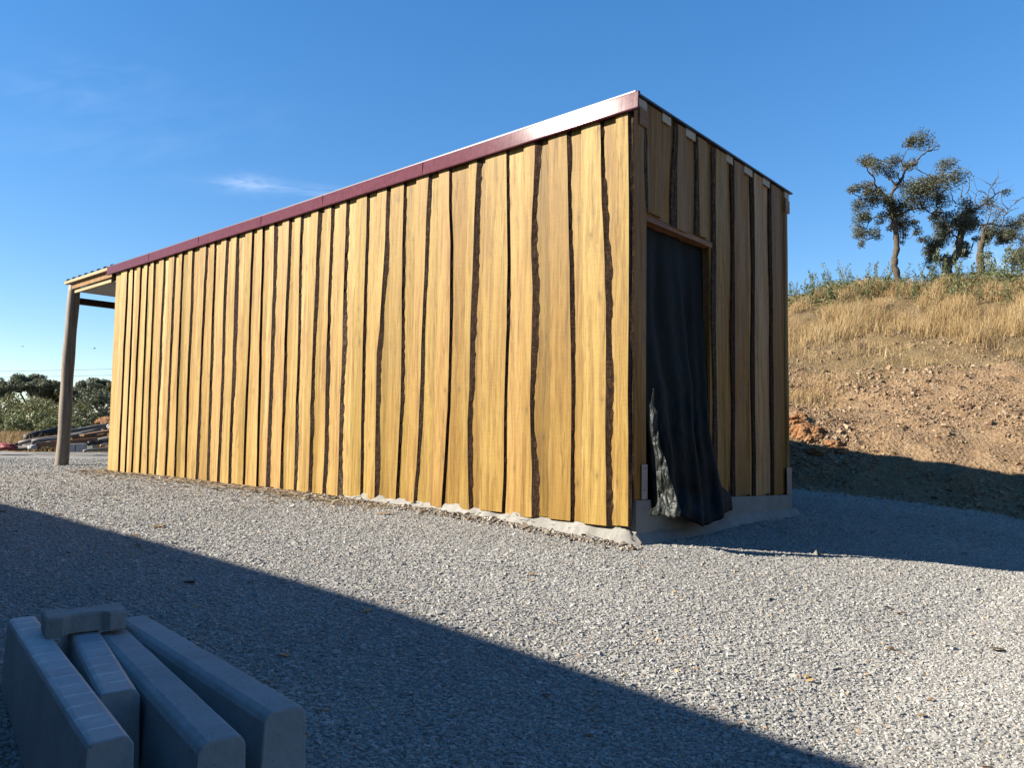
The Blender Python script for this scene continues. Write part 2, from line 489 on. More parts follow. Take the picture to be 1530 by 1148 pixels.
def leaf_mat(name, stops, trans=.25, rough=.55):
    m = NT(name)
    t = m.attr('tone')
    col = m.ramp(t, stops)
    col = m.mix(1.0, col, (.58, .58, .58), 'MULTIPLY')
    p = m.n('ShaderNodeBsdfPrincipled', ins={'Base Color': col, 'Roughness': rough, 'Specular IOR Level': .35})
    tr = m.n('ShaderNodeBsdfTranslucent', ins={'Color': col})
    mx = m.n('ShaderNodeMixShader', ins={0: trans, 1: p.outputs[0], 2: tr.outputs[0]})
    m.t.links.new(mx.outputs[0], m.out.inputs['Surface'])
    return m.mat


LEAF_OAK = leaf_mat('cork_oak_leaf', [(0, (.06, .066, .038)), (.5, (.125, .132, .078)), (.85, (.20, .205, .125)), (1, (.28, .23, .13))])
LEAF_FAR = leaf_mat('distant_oak_leaf', [(0, (.085, .10, .062)), (.5, (.18, .195, .112)), (1, (.32, .315, .20))])
LEAF_BUSH = leaf_mat('olive_bush_leaf', [(0, (.09, .10, .042)), (.5, (.22, .225, .09)), (1, (.38, .35, .16))])
LEAF_WEED = leaf_mat('fresh_weed_leaf', [(0, (.085, .105, .038)), (.5, (.165, .19, .075)), (1, (.30, .30, .14))], .35)
STRAW = leaf_mat('dry_straw', [(0, (.19, .105, .040)), (.4, (.39, .245, .098)), (.75, (.56, .39, .18)), (1, (.72, .57, .33))], .25, .7)
DEADLEAF = leaf_mat('dead_leaf', [(0, (.20, .12, .05)), (.5, (.42, .26, .09)), (1, (.60, .42, .18))], .15)
WIRE = simple('wire_grey', (.08, .08, .09), (.1, .1, .11), 3, .6, 0)
FEATHER = simple('dark_feather', (.02, .02, .022), (.035, .035, .038), 9, .8, 0)
RENDER_W = simple('rough_render', (.42, .38, .33), (.50, .46, .40), 3, .9, .3)

# ------------------------------------------------------------------ ground, hillside
def axis_pts(a0, a1, step, lo, hi, g=1.18):
    pts = list(np.arange(a0, a1 + step * .5, step))
    d = step; x = pts[-1]
    while x < hi: d *= g; x += d; pts.append(x)
    d = step; x = pts[0]; pre = []
    while x > lo: d *= g; x -= d; pre.append(x)
    return np.array(pre[::-1] + pts)


def terrain_sheet(name, xs, ys, mats, pick=None):
    GX, GY = np.meshgrid(xs, ys)
    Z = H(GX, GY)
    WX, WY = to_world(GX, GY)
    V = np.stack([WX.ravel(), WY.ravel(), Z.ravel()], 1)
    nx, ny = len(xs), len(ys)
    i = np.arange(nx - 1)[None, :] + np.arange(ny - 1)[:, None] * nx
    F4 = np.stack([i, i + 1, i + 1 + nx, i + nx], -1).reshape(-1, 4)
    c = V[F4].mean(1)
    lx, ly = to_local(c[:, 0], c[:, 1])
    return V, F4, lx, ly


xs = axis_pts(-16, 8, .10, -700, 700, 1.16)
ys = axis_pts(-8, 20, .10, -500, 700, 1.16)
V, F4, lx, ly = terrain_sheet('t', xs, ys, None)
tt = toe(lx)
left_fade = sstep(-17, -13, lx)
is_hill = (ly > tt - .05) & (lx > -17)
yard_edge = -19.5 + 1.2 * fbm(ly * .4, ly * 0, 31, 3)
is_yard = (~is_hill) & (lx > yard_edge) & (lx < 25) & (ly > -25) & (ly < 12)


def sub_mesh(name, mask, mats, mi=None):
    f = F4[mask]
    u, inv = np.unique(f.ravel(), return_inverse=True)
    return np_mesh(name, V[u], inv.reshape(-1, 4), mats, mat_idx=mi, smooth=True)


o = obj('gravel_yard', sub_mesh('gravel_yard', is_yard, [GRAVEL_BED])); tag(o, 'grey crushed gravel yard in front of the timber shed', 'gravel', kind='structure')
hs = ly[is_hill] - tt[is_hill]
o = obj('hillside', sub_mesh('hillside', is_hill, [EARTH, DRYSOIL], (hs > 5.2 + 1.6 * fbm(lx[is_hill] * .8, ly[is_hill] * .8, 41, 3)).astype(int)))
tag(o, 'bare tan earth bank with dry grass rising right of the shed', 'hillside', kind='structure')
o = obj('ground', sub_mesh('ground', ~(is_hill | is_yard), [DRYSOIL])); tag(o, 'dry grassy ground beyond the gravel yard', 'ground', kind='structure')

# ------------------------------------------------------------------ loose stones
BOXV = np.array([(-1, -1, -1), (1, -1, -1), (1, 1, -1), (-1, 1, -1), (-1, -1, 1), (1, -1, 1), (1, 1, 1), (-1, 1, 1)], float) * .5
BOXF = np.array([(0, 3, 2, 1), (4, 5, 6, 7), (0, 1, 5, 4), (1, 2, 6, 5), (2, 3, 7, 6), (3, 0, 4, 7)])


def rand_rot(n, tilt=math.pi):
    ax = rng.normal(size=(n, 3)); ax /= np.linalg.norm(ax, axis=1)[:, None]
    an = rng.uniform(-tilt, tilt, n)
    K = np.zeros((n, 3, 3))
    K[:, 0, 1] = -ax[:, 2]; K[:, 0, 2] = ax[:, 1]; K[:, 1, 0] = ax[:, 2]; K[:, 1, 2] = -ax[:, 0]; K[:, 2, 0] = -ax[:, 1]; K[:, 2, 1] = ax[:, 0]
    s = np.sin(an)[:, None, None]; c = (1 - np.cos(an))[:, None, None]
    return np.eye(3)[None] + s * K + c * (K @ K)


def stones(P, size, flat=(1, .75, .5), jit=.28, tilt=math.pi):
    n = len(P)
    v = BOXV[None] * (1 + rng.uniform(-jit, jit, (n, 8, 3))) + rng.uniform(-jit, jit, (n, 8, 3)) * .55
    top = BOXV[:, 2] > 0
    v[:, top, :2] *= rng.uniform(.45, .95, (n, 1, 1))
    v = v * (size[:, None, None] * np.array(flat)[None, None] * rng.uniform(.8, 1.2, (n, 1, 3)))
    v = np.einsum('nij,nkj->nki', rand_rot(n, tilt), v)
    v = v + P[:, None, :]
    f = BOXF[None] + (np.arange(n) * 8)[:, None, None]
    return v.reshape(-1, 3), f.reshape(-1, 4)


def in_shed(lx, ly, m=0.0):
    return (lx > -9.5) & (lx < .02 + m) & (ly > -.05 - m) & (ly < 3.1)


def scatter_view(y0, y1, dens, half=.74):
    """uniform random ground points in a wedge of the yard ahead of the camera"""
    area = half * (y1 * y1 - y0 * y0)
    n = int(area * dens)
    Y = np.sqrt(rng.uniform(y0 * y0, y1 * y1, n)); X = Y * rng.uniform(-half, half, n)
    return X, Y


GP, GS = [], []
for (a, b, dens, sz) in ((1.3, 2.6, 13500, .0106), (2.6, 4.2, 9500, .0110), (4.2, 6.5, 5200, .0120), (6.5, 9.5, 1900, .0155), (9.5, 16, 500, .018)):
    X, Y = scatter_view(a, b, dens, 1.15)
    kp = (np.abs(X) < .74 * Y) | (rng.random(len(X)) < .5)
    X, Y = X[kp], Y[kp]
    lxx, lyy = to_local(X, Y)
    ok = (~in_shed(lxx, lyy, .0)) & (lyy < toe(lxx) + .1) & ~((lxx < -2) & (lyy > 3))
    X, Y = X[ok], Y[ok]
    s = sz * np.exp(rng.normal(0, .30, len(X)))
    GP.append(np.stack([X, Y, Hw(X, Y) + s * rng.uniform(-.12, .15, len(X))], 1)); GS.append(s)
GP = np.concatenate(GP); GS = np.concatenate(GS)
big_ = rng.random(len(GP)) < .006
GS[big_] *= rng.uniform(1.3, 1.8, big_.sum())
tone = np.clip(rng.beta(3.0, 3.0, len(GP)) + .22 * fbm(GP[:, 0] * .9, GP[:, 1] * .9, 44, 3), 0, .94); tone[rng.random(len(GP)) < .016] = rng.uniform(.95, 1)
sv, sf = stones(GP, GS, (1.05, .78, .46), tilt=.62)
me = np_mesh('gravel', sv, sf, [STONE], {'tone': np.repeat(tone, 6)})
tag(obj('gravel', me), 'loose grey crushed stones covering the yard', 'gravel', kind='stuff')

# brown litter (bark bits, leaf crumbs, twigs) blown over the gravel
n = 900
Y = np.sqrt(rng.uniform(1.4 ** 2, 13 ** 2, n)); X = Y * rng.uniform(-.74, .74, n)
cl = fbm(X * .8, Y * .8, 77, 3)
l1, l2 = to_local(X, Y)
ok = (cl > -.05) & ~in_shed(l1, l2, .1) & (l2 < toe(l1) - .1)
X, Y = X[ok], Y[ok]
s_ = .017 * np.exp(rng.normal(0, .45, len(X)))
sv, sf = stones(np.stack([X, Y, Hw(X, Y) + .010 + s_ * .1], 1), s_, (1.5, .6, .16), tilt=.6)
tag(obj('litter', np_mesh('litter', sv, sf, [LITTER], {'tone': np.repeat(rng.random(len(X)), 6)})), 'brown bark bits and leaf crumbs scattered on the gravel', 'litter', kind='stuff')

# rubble on the bank
n = 95000
lxx = rng.uniform(-3.2, 9, n); ss = rng.gamma(2.0, 1.5, n) - .15
lyy = toe(lxx) + ss
dens = np.clip(.5 + 1.3 * fbm(lxx * 1.1, lyy * 1.1, 71, 3), .08, 1)
ok = (ss < 8.5) & (rng.random(n) < dens)
lxx, lyy, ss = lxx[ok], lyy[ok], ss[ok]
s = .020 * np.exp(rng.normal(0, .55, len(lxx))); s = np.minimum(s, .11)
X, Y = to_world(lxx, lyy)
P = np.stack([X, Y, H(lxx, lyy) + s * .1], 1)
sv, sf = stones(P, s, (1, .8, .5))
tone = np.clip(rng.beta(2.4, 2.0, len(P)), 0, 1)
tag(obj('rubble', np_mesh('rubble', sv, sf, [RUBBLE], {'tone': np.repeat(tone, 6)})), 'tan stones and clods strewn over the bare bank', 'rubble', kind='stuff')

# wood chips and bark crumbs along the foot of the long wall
n = 6500
a = rng.uniform(-9.7, -1.2, n)
dist = rng.gamma(1.5, .16, n)
w = np.where(a < -2.4, 1.0, .25) * (0.45 + .9 * np.clip(fbm(a * 1.3, dist * 3, 81, 3) + .4, 0, 1))
ok = (rng.random(n) < w) & (dist < 1.3)
a, dist = a[ok], dist[ok]
b = -.03 - dist + .05
X, Y = to_world(a, b)
s = .020 * np.exp(rng.normal(0, .40, len(a)))
P = np.stack([X, Y, H(a, b) + .010 + s * .15], 1)
sv, sf = stones(P, s, (1.3, .6, .16), tilt=.5)
tag(obj('wood_chips', np_mesh('wood_chips', sv, sf, [CHIPS], {'tone': np.repeat(rng.random(len(P)), 6)})), 'pale wood chips and bark crumbs along the foot of the long wall', 'wood chips', kind='stuff')

# crumbs of concrete and earth along the near end of the wall
n = 2600
a = rng.uniform(-4.0, .15, n); dist = np.abs(rng.normal(.0, .085, n))
b = -.09 - .05 * sstep(-3.4, 0, a) - dist
X, Y = to_world(a, b)
s_ = .011 * np.exp(rng.normal(0, .5, n))
sv, sf = stones(np.stack([X, Y, H(a, b) + .006 + s_ * .2], 1), s_, (1, .8, .6))
tag(obj('concrete_crumbs', np_mesh('concrete_crumbs', sv, sf, [CRUMB], {'tone': np.repeat(rng.random(n), 6)})), 'pale crumbs of concrete and earth spilled along the footing', 'crumbs', kind='stuff')

# ------------------------------------------------------------------ the shed
L, W = 9.42, 3.0
TOPZ = 3.235
shed = empty('timber_shed', (SX, SY, 0), 'long flat roofed shed clad in waney edged vertical boards with burgundy roof trim', 'shed', rz=STH)


def wavy(z, amp, seed, kink=1.0):
    r = random.Random(seed)
    v = 0
    for k in range(5):
        f = r.uniform(.5, 1.0) * (2.0 ** k) * .22
        v = v + amp * (.58 ** k) * math.sin(2 * math.pi * (f * z + r.random()))
    # an occasional knot bulge
    for k in range(2):
        zc = r.uniform(0, 3.3); v += amp * .8 * r.choice((-1, 1)) * math.exp(-((z - zc) / .11) ** 2) * kink
    return v


def over_board(mb, aL, aR, z0, z1, d0, d1, bevL, bevR, conv, mL, mR, board, tone, rnd):
    """front board with waney edges; aL/aR/bevels are functions of z"""
    N = max(6, int((z1 - z0) / .03))
    rows = []
    for i in range(N + 1):
        z = z0 + (z1 - z0) * i / N
        l, r_ = aL(z), aR(z)
        bl, br = bevL(z), bevR(z)
        w = r_ - l
        dd = d1 + .0015 * math.sin(3.1 * z + rnd * 9)
        rows.append([(l - bl - .004, d0), (l - bl, d1 - .0085), (l, dd), (l + w * .33, dd + .0012), (l + w * .66, dd + .0012), (r_, dd), (r_ + br * .35, d0 + (d1 - d0) * .62), (r_ + br, d0)])
    vs = []
    for i, row in enumerate(rows):
        z = z0 + (z1 - z0) * i / N
        vs += [conv(a_, d_, z) for a_, d_ in row]
    K = 8
    fs, ms = [], []
    slot = [mL, mL, 0, 0, 0, mR, mR]
    for i in range(N):
        for k in range(K - 1):
            fs.append((i * K + k, i * K + k + 1, (i + 1) * K + k + 1, (i + 1) * K + k)); ms.append(slot[k])
    fs.append(tuple(range(K))); ms.append(0)
    fs.append(tuple(N * K + k for k in range(K))); ms.append(0)
    mb.add(vs, fs, ms, board, tone)


def under_board(mb, a0, a1, z0, z1, d0, d1, conv, board, tone):
    vs = [conv(a, d, z) for z in (z0, z1) for a, d in ((a0, d0), (a1, d0), (a1, d1), (a0, d1))]
    mb.add(vs, [(0, 3, 2, 1), (4, 5, 6, 7), (0, 1, 5, 4), (1, 2, 6, 5), (2, 3, 7, 6), (3, 0, 4, 7)], 0, board, tone)


# --- long wall: centre of each dark bark strip at mid height, its width, and measured wander for the near ones
STRIP = [(-9.00, .055), (-8.78, .035), (-8.54, .05), (-8.28, .05), (-8.04, .06), (-7.76, .07), (-7.43, .065), (-7.18, .06), (-6.87, .065),
         (-6.54, .07), (-6.27, .065), (-5.99, .07), (-5.71, .08), (-5.38, .045), (-5.11, .048), (-4.86, .085), (-4.58, .06), (-4.31, .065),
         (-4.01, .075), (-3.76, .072), (-3.50, .07), (-3.14, .055), (-2.90, .075), (-2.55, .06), (-2.26, .055), (-1.92, .048), (-1.62, .075),
         (-1.22, .048), (-.93, .085), (-.54, .052), (-.215, .058), (-.013, .055)]
WANDER = {
    -.215: [(3.213, -.271), (2.579, -.255), (2.056, -.222), (1.544, -.207), (.841, -.209), (.126, -.188)],
    -.54: [(3.218, -.599), (2.101, -.555), (1.046, -.533), (.12, -.537)],
    -.93: [(3.223, -.902), (2.82, -.913), (2.403, -.933), (1.983, -.914), (1.654, -.923), (1.026, -.939), (.514, -.911), (.131, -.905)],
    -1.22: [(3.204, -1.248), (2.19, -1.215), (1.678, -1.214), (1.031, -1.226), (.502, -1.226), (.126, -1.236)],
    -1.62: [(3.211, -1.579), (2.781, -1.599), (2.244, -1.608), (1.711, -1.625), (1.182, -1.625), (.891, -1.643), (.485, -1.626), (.114, -1.602)],
    -1.92: [(3.191, -1.951), (2.845, -1.938), (2.506, -1.908), (1.734, -1.902), (1.401, -1.902), (.831, -1.922), (.473, -1.942), (.121, -1.963)],
    -2.26: [(3.194, -2.221), (2.711, -2.244), (2.235, -2.249), (1.764, -2.262), (1.326, -2.268), (.755, -2.288), (.458, -2.306), (.111, -2.342)],
    -2.55: [(3.184, -2.573), (2.67, -2.575), (1.788, -2.556), (1.05, -2.552), (.447, -2.574), (.112, -2.588)],
    -2.90: [(3.197, -2.828), (2.711, -2.828), (2.212, -2.855), (1.814, -2.871), (1.571, -2.91), (1.055, -2.911), (.434, -2.898), (.11, -2.896)]}
LEFT_EDGE = {-1.22: -1.50, -.93: -1.075, -.54: -.775, -.215: -.455, -1.62: -1.735, -1.92: -2.10, -2.26: -2.44, -2.55: -2.77}

conv_long = lambda a, d, z: (a, -d, z)
mb = MB()
prev = -9.40
for k, (c, w) in enumerate(STRIP):
    side = .020 if c > -3 else .018
    view = .66 if c > -.3 else (.9 + .14 * abs(c))        # how far the edge thickness shows from the yard
    bev = max(.006, (w - side * min(view, 2.6)) * .78)
    if c in WANDER:
        pts = sorted(WANDER[c])
        zz = [p[0] for p in pts]; aa = [p[1] for p in pts]
        cen = lambda z, zz=zz, aa=aa, k=k: float(np.interp(z, zz, aa)) + wavy(z, .004, k * 7 + 1)
    elif k == len(STRIP) - 1:
        cen = lambda z, k=k: -.013 + wavy(z, .004, k * 7 + 1, .3)
    else:
        cen = lambda z, c=c, k=k, t=random.uniform(-.012, .012): c + t * (z - 1.2) + wavy(z, .007, k * 7 + 1)
    right = lambda z, cen=cen, w=w: cen(z) - w * .5
    p = c - prev
    le = LEFT_EDGE.get(c, prev + p * random.uniform(.36, .52))
    if k == len(STRIP) - 1: le = -.165
    le = max(le, prev + .07)
    left = lambda z, le=le, k=k, cen=cen, c=c: le + .45 * (cen(z) - c) + wavy(z, .009, k * 13 + 5) + .008 * float(fbm(z * 11 + k * 2.3, k * 4.1, 69, 3))
    br = lambda z, bev=bev, k=k: max(.004, bev * (1 + .9 * float(fbm(z * 1.7 + k * 5.3, k * 1.9, 61, 5)) + .5 * float(vnoise(z * 23 + k, k * 3.7, 63))))
    if k == len(STRIP) - 1: br = lambda z, k=k: .016 + .004 * math.sin(z * 5)
    bl = lambda z, k=k: .013 + .006 * math.sin(z * 6 + k) + .016 * float(fbm(z * 6 + k * 3.1, k * 7.7, 67, 4))
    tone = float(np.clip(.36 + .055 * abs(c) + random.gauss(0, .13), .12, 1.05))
    bz = .124 + random.uniform(-.012, .012)
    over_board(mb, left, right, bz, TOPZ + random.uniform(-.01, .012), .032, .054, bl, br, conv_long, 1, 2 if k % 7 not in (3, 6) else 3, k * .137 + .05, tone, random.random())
    ua1 = min(le + .06, -.062)
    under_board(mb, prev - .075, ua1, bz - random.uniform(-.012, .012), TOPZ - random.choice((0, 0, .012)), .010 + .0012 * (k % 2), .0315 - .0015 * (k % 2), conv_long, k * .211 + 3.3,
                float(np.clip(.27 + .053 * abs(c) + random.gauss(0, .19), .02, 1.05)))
    prev = c
# far edge board
under_board(mb, -9.42, -9.1, .12, TOPZ, .0085, .0295, conv_long, 9.9, .55)
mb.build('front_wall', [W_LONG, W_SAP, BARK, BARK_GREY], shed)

# --- end wall (faces +x); d = 0.054 is its outer face
conv_end = lambda a, d, z: (d - .054, a, z)


def bz_end(y): return .318 - .0405 * y


mb = MB()
# full height board left of the door
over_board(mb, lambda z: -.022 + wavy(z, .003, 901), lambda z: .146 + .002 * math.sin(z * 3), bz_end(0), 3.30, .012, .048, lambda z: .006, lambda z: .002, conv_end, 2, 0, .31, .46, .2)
END = [(1.243, 1.316, 1.52, 1.64, .50, 3), (1.605, 1.675, 1.90, 2.09, .42, 2), (2.05, 2.12, 2.33, 2.52, .95, 2), (2.480, 2.545, 2.76, 3.0, .28, 2)]
for k, (b0, f0, f1, u1, tn, bs) in enumerate(END):
    z0 = bz_end(f0)
    over_board(mb, lambda z, f0=f0, k=k: f0 + wavy(z, .008, 300 + k), lambda z, f1=f1, k=k: f1 + wavy(z, .008, 320 + k), z0, 3.338, .032, .054,
               lambda z, w=f0 - b0, k=k: max(.01, w * .72 * (1 + .25 * math.sin(4 * z + k))), lambda z: .012, conv_end, bs, 1, k * .37 + .6, tn, k)
    under_board(mb, b0 - .02, u1, z0 + .004, 3.285, .010, .0315 - .001 * (k % 2), conv_end, k * .53 + 4.1, tn - .06)
# dark right corner edge
over_board(mb, lambda z: 2.915 + wavy(z, .005, 377), lambda z: 2.965 + wavy(z, .007, 378), bz_end(2.9), 3.28, .0325, .05, lambda z: .008, lambda z: .02, conv_end, 1, 2, 7.7, .36, .4)
# short boards above the door
ABV = [(.095, .150, .375, .52, 3, 3.34), (.52, .612, .76, .97, 3, 3.335), (.945, 1.005, 1.15, 1.30, 3, 3.34)]
for k, (b0, f0, f1, u1, bs, zt) in enumerate(ABV):
    zb = 2.475 + (.02, -.012, .012)[k]
    over_board(mb, lambda z, f0=f0, k=k: f0 + wavy(z, .014, 500 + k), lambda z, f1=f1, k=k: f1 + wavy(z, .014, 520 + k), zb, zt, .032, .054,
               lambda z, w=f0 - b0, k=k: max(.012, w * .75 * (1 + .3 * math.sin(5 * z + k))), lambda z: .014, conv_end, bs, 1, k * .29 + 2.6, .40 + .06 * k, k)
    under_board(mb, b0 + (.06 if k == 0 else -.02), u1, 2.482, 3.285, .010, .0315 - .001 * (k % 2), conv_end, k * .71 + 6.1, .42 - .05 * k)
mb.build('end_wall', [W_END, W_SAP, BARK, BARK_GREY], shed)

# --- inner walls behind the boards (with the door opening left out), back and far walls
mb = MB()
mb.box((-9.40, .0, .10), (-.10, .06, 3.20))
mb.box((-9.40, 2.90, .0), (-.10, 2.98, 3.20))
mb.box((-9.40, .061, .0), (-9.33, 2.899, 3.20))
mb.box((-.099, 1.30, .20), (-.046, 2.98, 3.22))
mb.box((-.099, .0, .30), (-.046, .11, 3.22))
mb.box((-.099, .111, 2.50), (-.046, 1.299, 3.22))
mb.build('inner_wall', [BLACK_IN], shed)
# --- door frame
mb = MB(); mb.box((-.16, .113, 2.43), (-.012, 1.296, 2.474), 0, .2, .55); mb.build('door_lintel', [W_JAMB], shed, .003)
mb = MB(); mb.box((-.16, 1.235, .26), (-.028, 1.2985, 2.428), 0, .5, .40); mb.build('door_jamb', [W_JAMB], shed, .003)
mb = MB(); mb.box((-.16, .1125, .31), (-.028, .150, 2.428), 0, .8, .40); mb.build('door_jamb', [W_JAMB], shed, .003)

# --- roof
mb = MB()
mb.box((-9.70, -.060, 3.352), (.022, 3.06, 3.366))
mb.build('roof', [ROOFM], shed)
mb = MB()   # folded metal fascia: face, top lip, bottom return
x0, x1 = -9.72, .060
prof = [(-.052, 3.216), (-.086, 3.214), (-.0895, 3.222), (-.0826, 3.338), (-.078, 3.346), (-.052, 3.350), (-.052, 3.335), (-.074, 3.330), (-.078, 3.228), (-.052, 3.226)]
cuts = [x0, -7.6, -5.5, -3.4, -1.3, x1]
N = 60
xsf = np.linspace(x0, x1, N)
vs, fs = [], []
for x in xsf:
    vs += [(x, y + .0012 * math.sin(x * 2.3), z + .002 * math.sin(x * 1.7)) for y, z in prof]
K = len(prof)
for i in range(N - 1):
    for k in range(K):
        fs.append((i * K + k, i * K + (k + 1) % K, (i + 1) * K + (k + 1) % K, (i + 1) * K + k))
fs += [tuple(range(K)), tuple((N - 1) * K + k for k in range(K))]
mb.add(vs, fs)
for x in (-8.2, -6.7, -5.15, -3.9, -2.3):   # overlap joints
    mb.box((x, -.0908, 3.217), (x + .004, -.0865, 3.341))
mb.build('fascia', [FASCIA], shed)
mb = MB()
mb.box((-.05, -.045, 3.20), (-.0445, 2.96, 3.3505), 0, .3, .42)
mb.box((-.044, -.02, 3.286), (-.0235, 2.93, 3.3503), 0, .5, .40)
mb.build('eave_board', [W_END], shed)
for k, (a, b) in enumerate([(.03, .145), (.384, .52), (.77, .935), (1.525, 1.66), (1.91, 2.09), (2.34, 2.51), (2.90, 3.01)]):
    mb = MB()
    z1 = 3.3495; h = .062
    mb.add([(-.0215, a, z1 - h), (.0, a, z1 - h - .004), (.0, b, z1 - h - .008), (-.0215, b, z1 - h - .004), (-.0215, a, z1), (.0, a, z1), (.0, b, z1), (-.0215, b, z1)],
           [(0, 3, 2, 1), (4, 5, 6, 7), (0, 1, 5, 4), (1, 2, 6, 5), (2, 3, 7, 6), (3, 0, 4, 7)], 0, k * .3, .5)
    mb.build('batten_end', [INSUL], shed, .003)
for a, b, z0, z1 in ((.03, .145, 3.14, 3.275), (2.90, 3.01, 3.13, 3.268)):
    mb = MB(); mb.box((-.0065, a, z0), (.008, b, z1), 0, a, .5); mb.build('beam_end', [W_JAMB], shed, .004)
# --- corner brackets
for y0, y1, z0, z1 in ((.066, .147, .316, .575), (2.86, 2.985, .205, .475)):
    mb = MB(); mb.box((.001, y0, z0), (.0065, y1, z1)); br = mb.build('corner_bracket', [GALV], shed, .001)
    for zz in (z0 + .07, z1 - .03):
        mb = MB(); mb.tube([(.0064, (y0 + y1) / 2 - .01, zz), (.0105, (y0 + y1) / 2 - .01, zz)], .007, 8)
        mb.build('screw', [SCREW], br)

# --- concrete plinth, rough footing splash
mb = MB()
NX, NY = 2, 1
mb.box((-9.38, .003, -.35), (-.002, 2.995, .196))
mb.add([(-9.38, .0035, .1955), (-.0025, .0035, .1955), (-.0025, 2.99, .1955), (-9.38, 2.99, .1955), (-9.38, .0035, .315), (-.0025, .0035, .315), (-.0025, 2.99, .1965), (-9.38, 2.99, .1965)],
       [(0, 3, 2, 1), (4, 5, 6, 7), (0, 1, 5, 4), (1, 2, 6, 5), (3, 0, 4, 7), (2, 3, 7, 6)])
mb.build('plinth', [CONC], shed)


def splash(name, path_fn, n, m, parent):
    """lumpy concrete skirt; path_fn(u, v) -> local point"""
    vs = [path_fn(i / (n - 1), j / (m - 1)) for i in range(n) for j in range(m)]
    fs = [(i * m + j, (i + 1) * m + j, (i + 1) * m + j + 1, i * m + j + 1) for i in range(n - 1) for j in range(m - 1)]
    mbb = MB(); mbb.add(vs, fs, 0, 0, .5, True); return mbb.build(name, [CONC], parent)


def sp_long(u, v):
    x = -3.45 + 3.50 * u
    wd = .085 + .11 * float(fbm(x * 3.1, 1.7, 91, 5)) + .05 * u - .12 * float(sstep(-.02, .11, x))
    lump = .07 * float(fbm(x * 11, v * 3.5, 92, 5))
    y = .004 - wd * v ** .8 * 1.1 + lump * .6
    hh = .165 + .05 * float(fbm(x * 4.3, 6.7, 93, 3))
    fo_ = 1 - float(sstep(-.10, .05, x))
    z = float(H(x, y)) - .012 + hh * (1 - v) ** 1.5 * .8 * (.25 + .75 * fo_) + lump * (1 - v)
    if v == 0: y = .004; z = max(z, .13) if x < -.1 else z
    return (x, y, z)


def sp_end(u, v):
    y = -.02 + 3.12 * u
    wd = (.085 + .06 * float(fbm(y * 2.4, 4.4, 95, 3))) * (1 if u < .93 else 1.1)
    lump = .03 * float(fbm(y * 9, v * 3, 96, 5))
    x = -.004 + wd * v ** .8 + lump * .5 * v
    z = float(H(x, y)) - .012 + (.085 + .05 * float(fbm(y * 3.3, 8.8, 97, 3))) * (1 - v) ** 1.4
    return (x, y, z)


splash('footing', sp_long, 420, 16, shed)
splash('footing', sp_end, 300, 14, shed)

# --- porch at the far end
pb = to_world(-11.68, .05)
GZ = float(H(-11.68, .05))
mb = MB()
pts = [(-11.69 + .0 * t + .19 * t + .012 * math.sin(t * 9), .05 + .006 * math.sin(t * 7), GZ - .15 + (3.30 - GZ + .15) * t) for t in np.linspace(0, 1, 26)]
mb.tube(pts, [.105 - .012 * t + .004 * math.sin(t * 23) for t in np.linspace(0, 1, 26)], 18, 0, .3, .5)
mb.build('porch_post', [W_POLE], shed)
mb = MB()
pts = [(-11.69 + .12 * t, 2.85, float(H(-11.69, 2.85)) - .15 + (3.30 - GZ + .15) * t) for t in np.linspace(0, 1, 12)]
mb.tube(pts, [.12 - .02 * t for t in np.linspace(0, 1, 12)], 14, 0, .7, .5)
mb.build('porch_post', [W_POLE], shed)
mb = MB(); mb.box((-11.66, -.062, 3.303), (-9.725, -.006, 3.352), 0, .2, .58); mb.build('porch_beam', [W_PALE], shed, .004)
mb = MB(); mb.box((-11.46, .028, 3.135), (-9.83, .070, 3.203), 0, .6, .58); mb.build('porch_beam', [W_PALE], shed, .004)
mb = MB(); mb.box((-11.74, .17, 2.99), (-11.64, 2.74, 3.10), 0, .4, .5); mb.build('porch_brace', [W_DARK], shed, .004)
mb = MB(); mb.box((-11.30, .072, 3.145), (-9.425, 2.95, 3.165)); mb.build('porch_ceiling', [CEIL], shed)
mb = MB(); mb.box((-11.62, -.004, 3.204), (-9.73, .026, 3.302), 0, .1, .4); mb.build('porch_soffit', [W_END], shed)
# corrugated sheet: ribs run across, so the long edge shows a row of teeth
mb = MB()
px = []
x = -11.72
while x < -9.74:
    px += [(x, 3.354), (x + .15, 3.354), (x + .168, 3.382), (x + .228, 3.382), (x + .25, 3.354)]; x += .27
vs = []
for yy in (-.0575, 3.15):
    for off in (0, .004): vs += [(a, yy, z + off) for a, z in px]
n = len(px)
fs = []
for i in range(n - 1):
    fs += [(i, i + 1, 2 * n + i + 1, 2 * n + i), (n + i, 3 * n + i, 3 * n + i + 1, n + i + 1), (i, n + i, n + i + 1, i + 1), (2 * n + i, 2 * n + i + 1, 3 * n + i + 1, 3 * n + i)]
mb.add(vs, fs); mb.build('porch_roof', [ROOFM], shed)

# ------------------------------------------------------------------ door curtain
curtain = empty('door_curtain', (SX, SY, 0), 'dark green black shade cloth curtain hanging loose in the doorway', 'curtain', rz=STH)
NU, NV = 90, 110


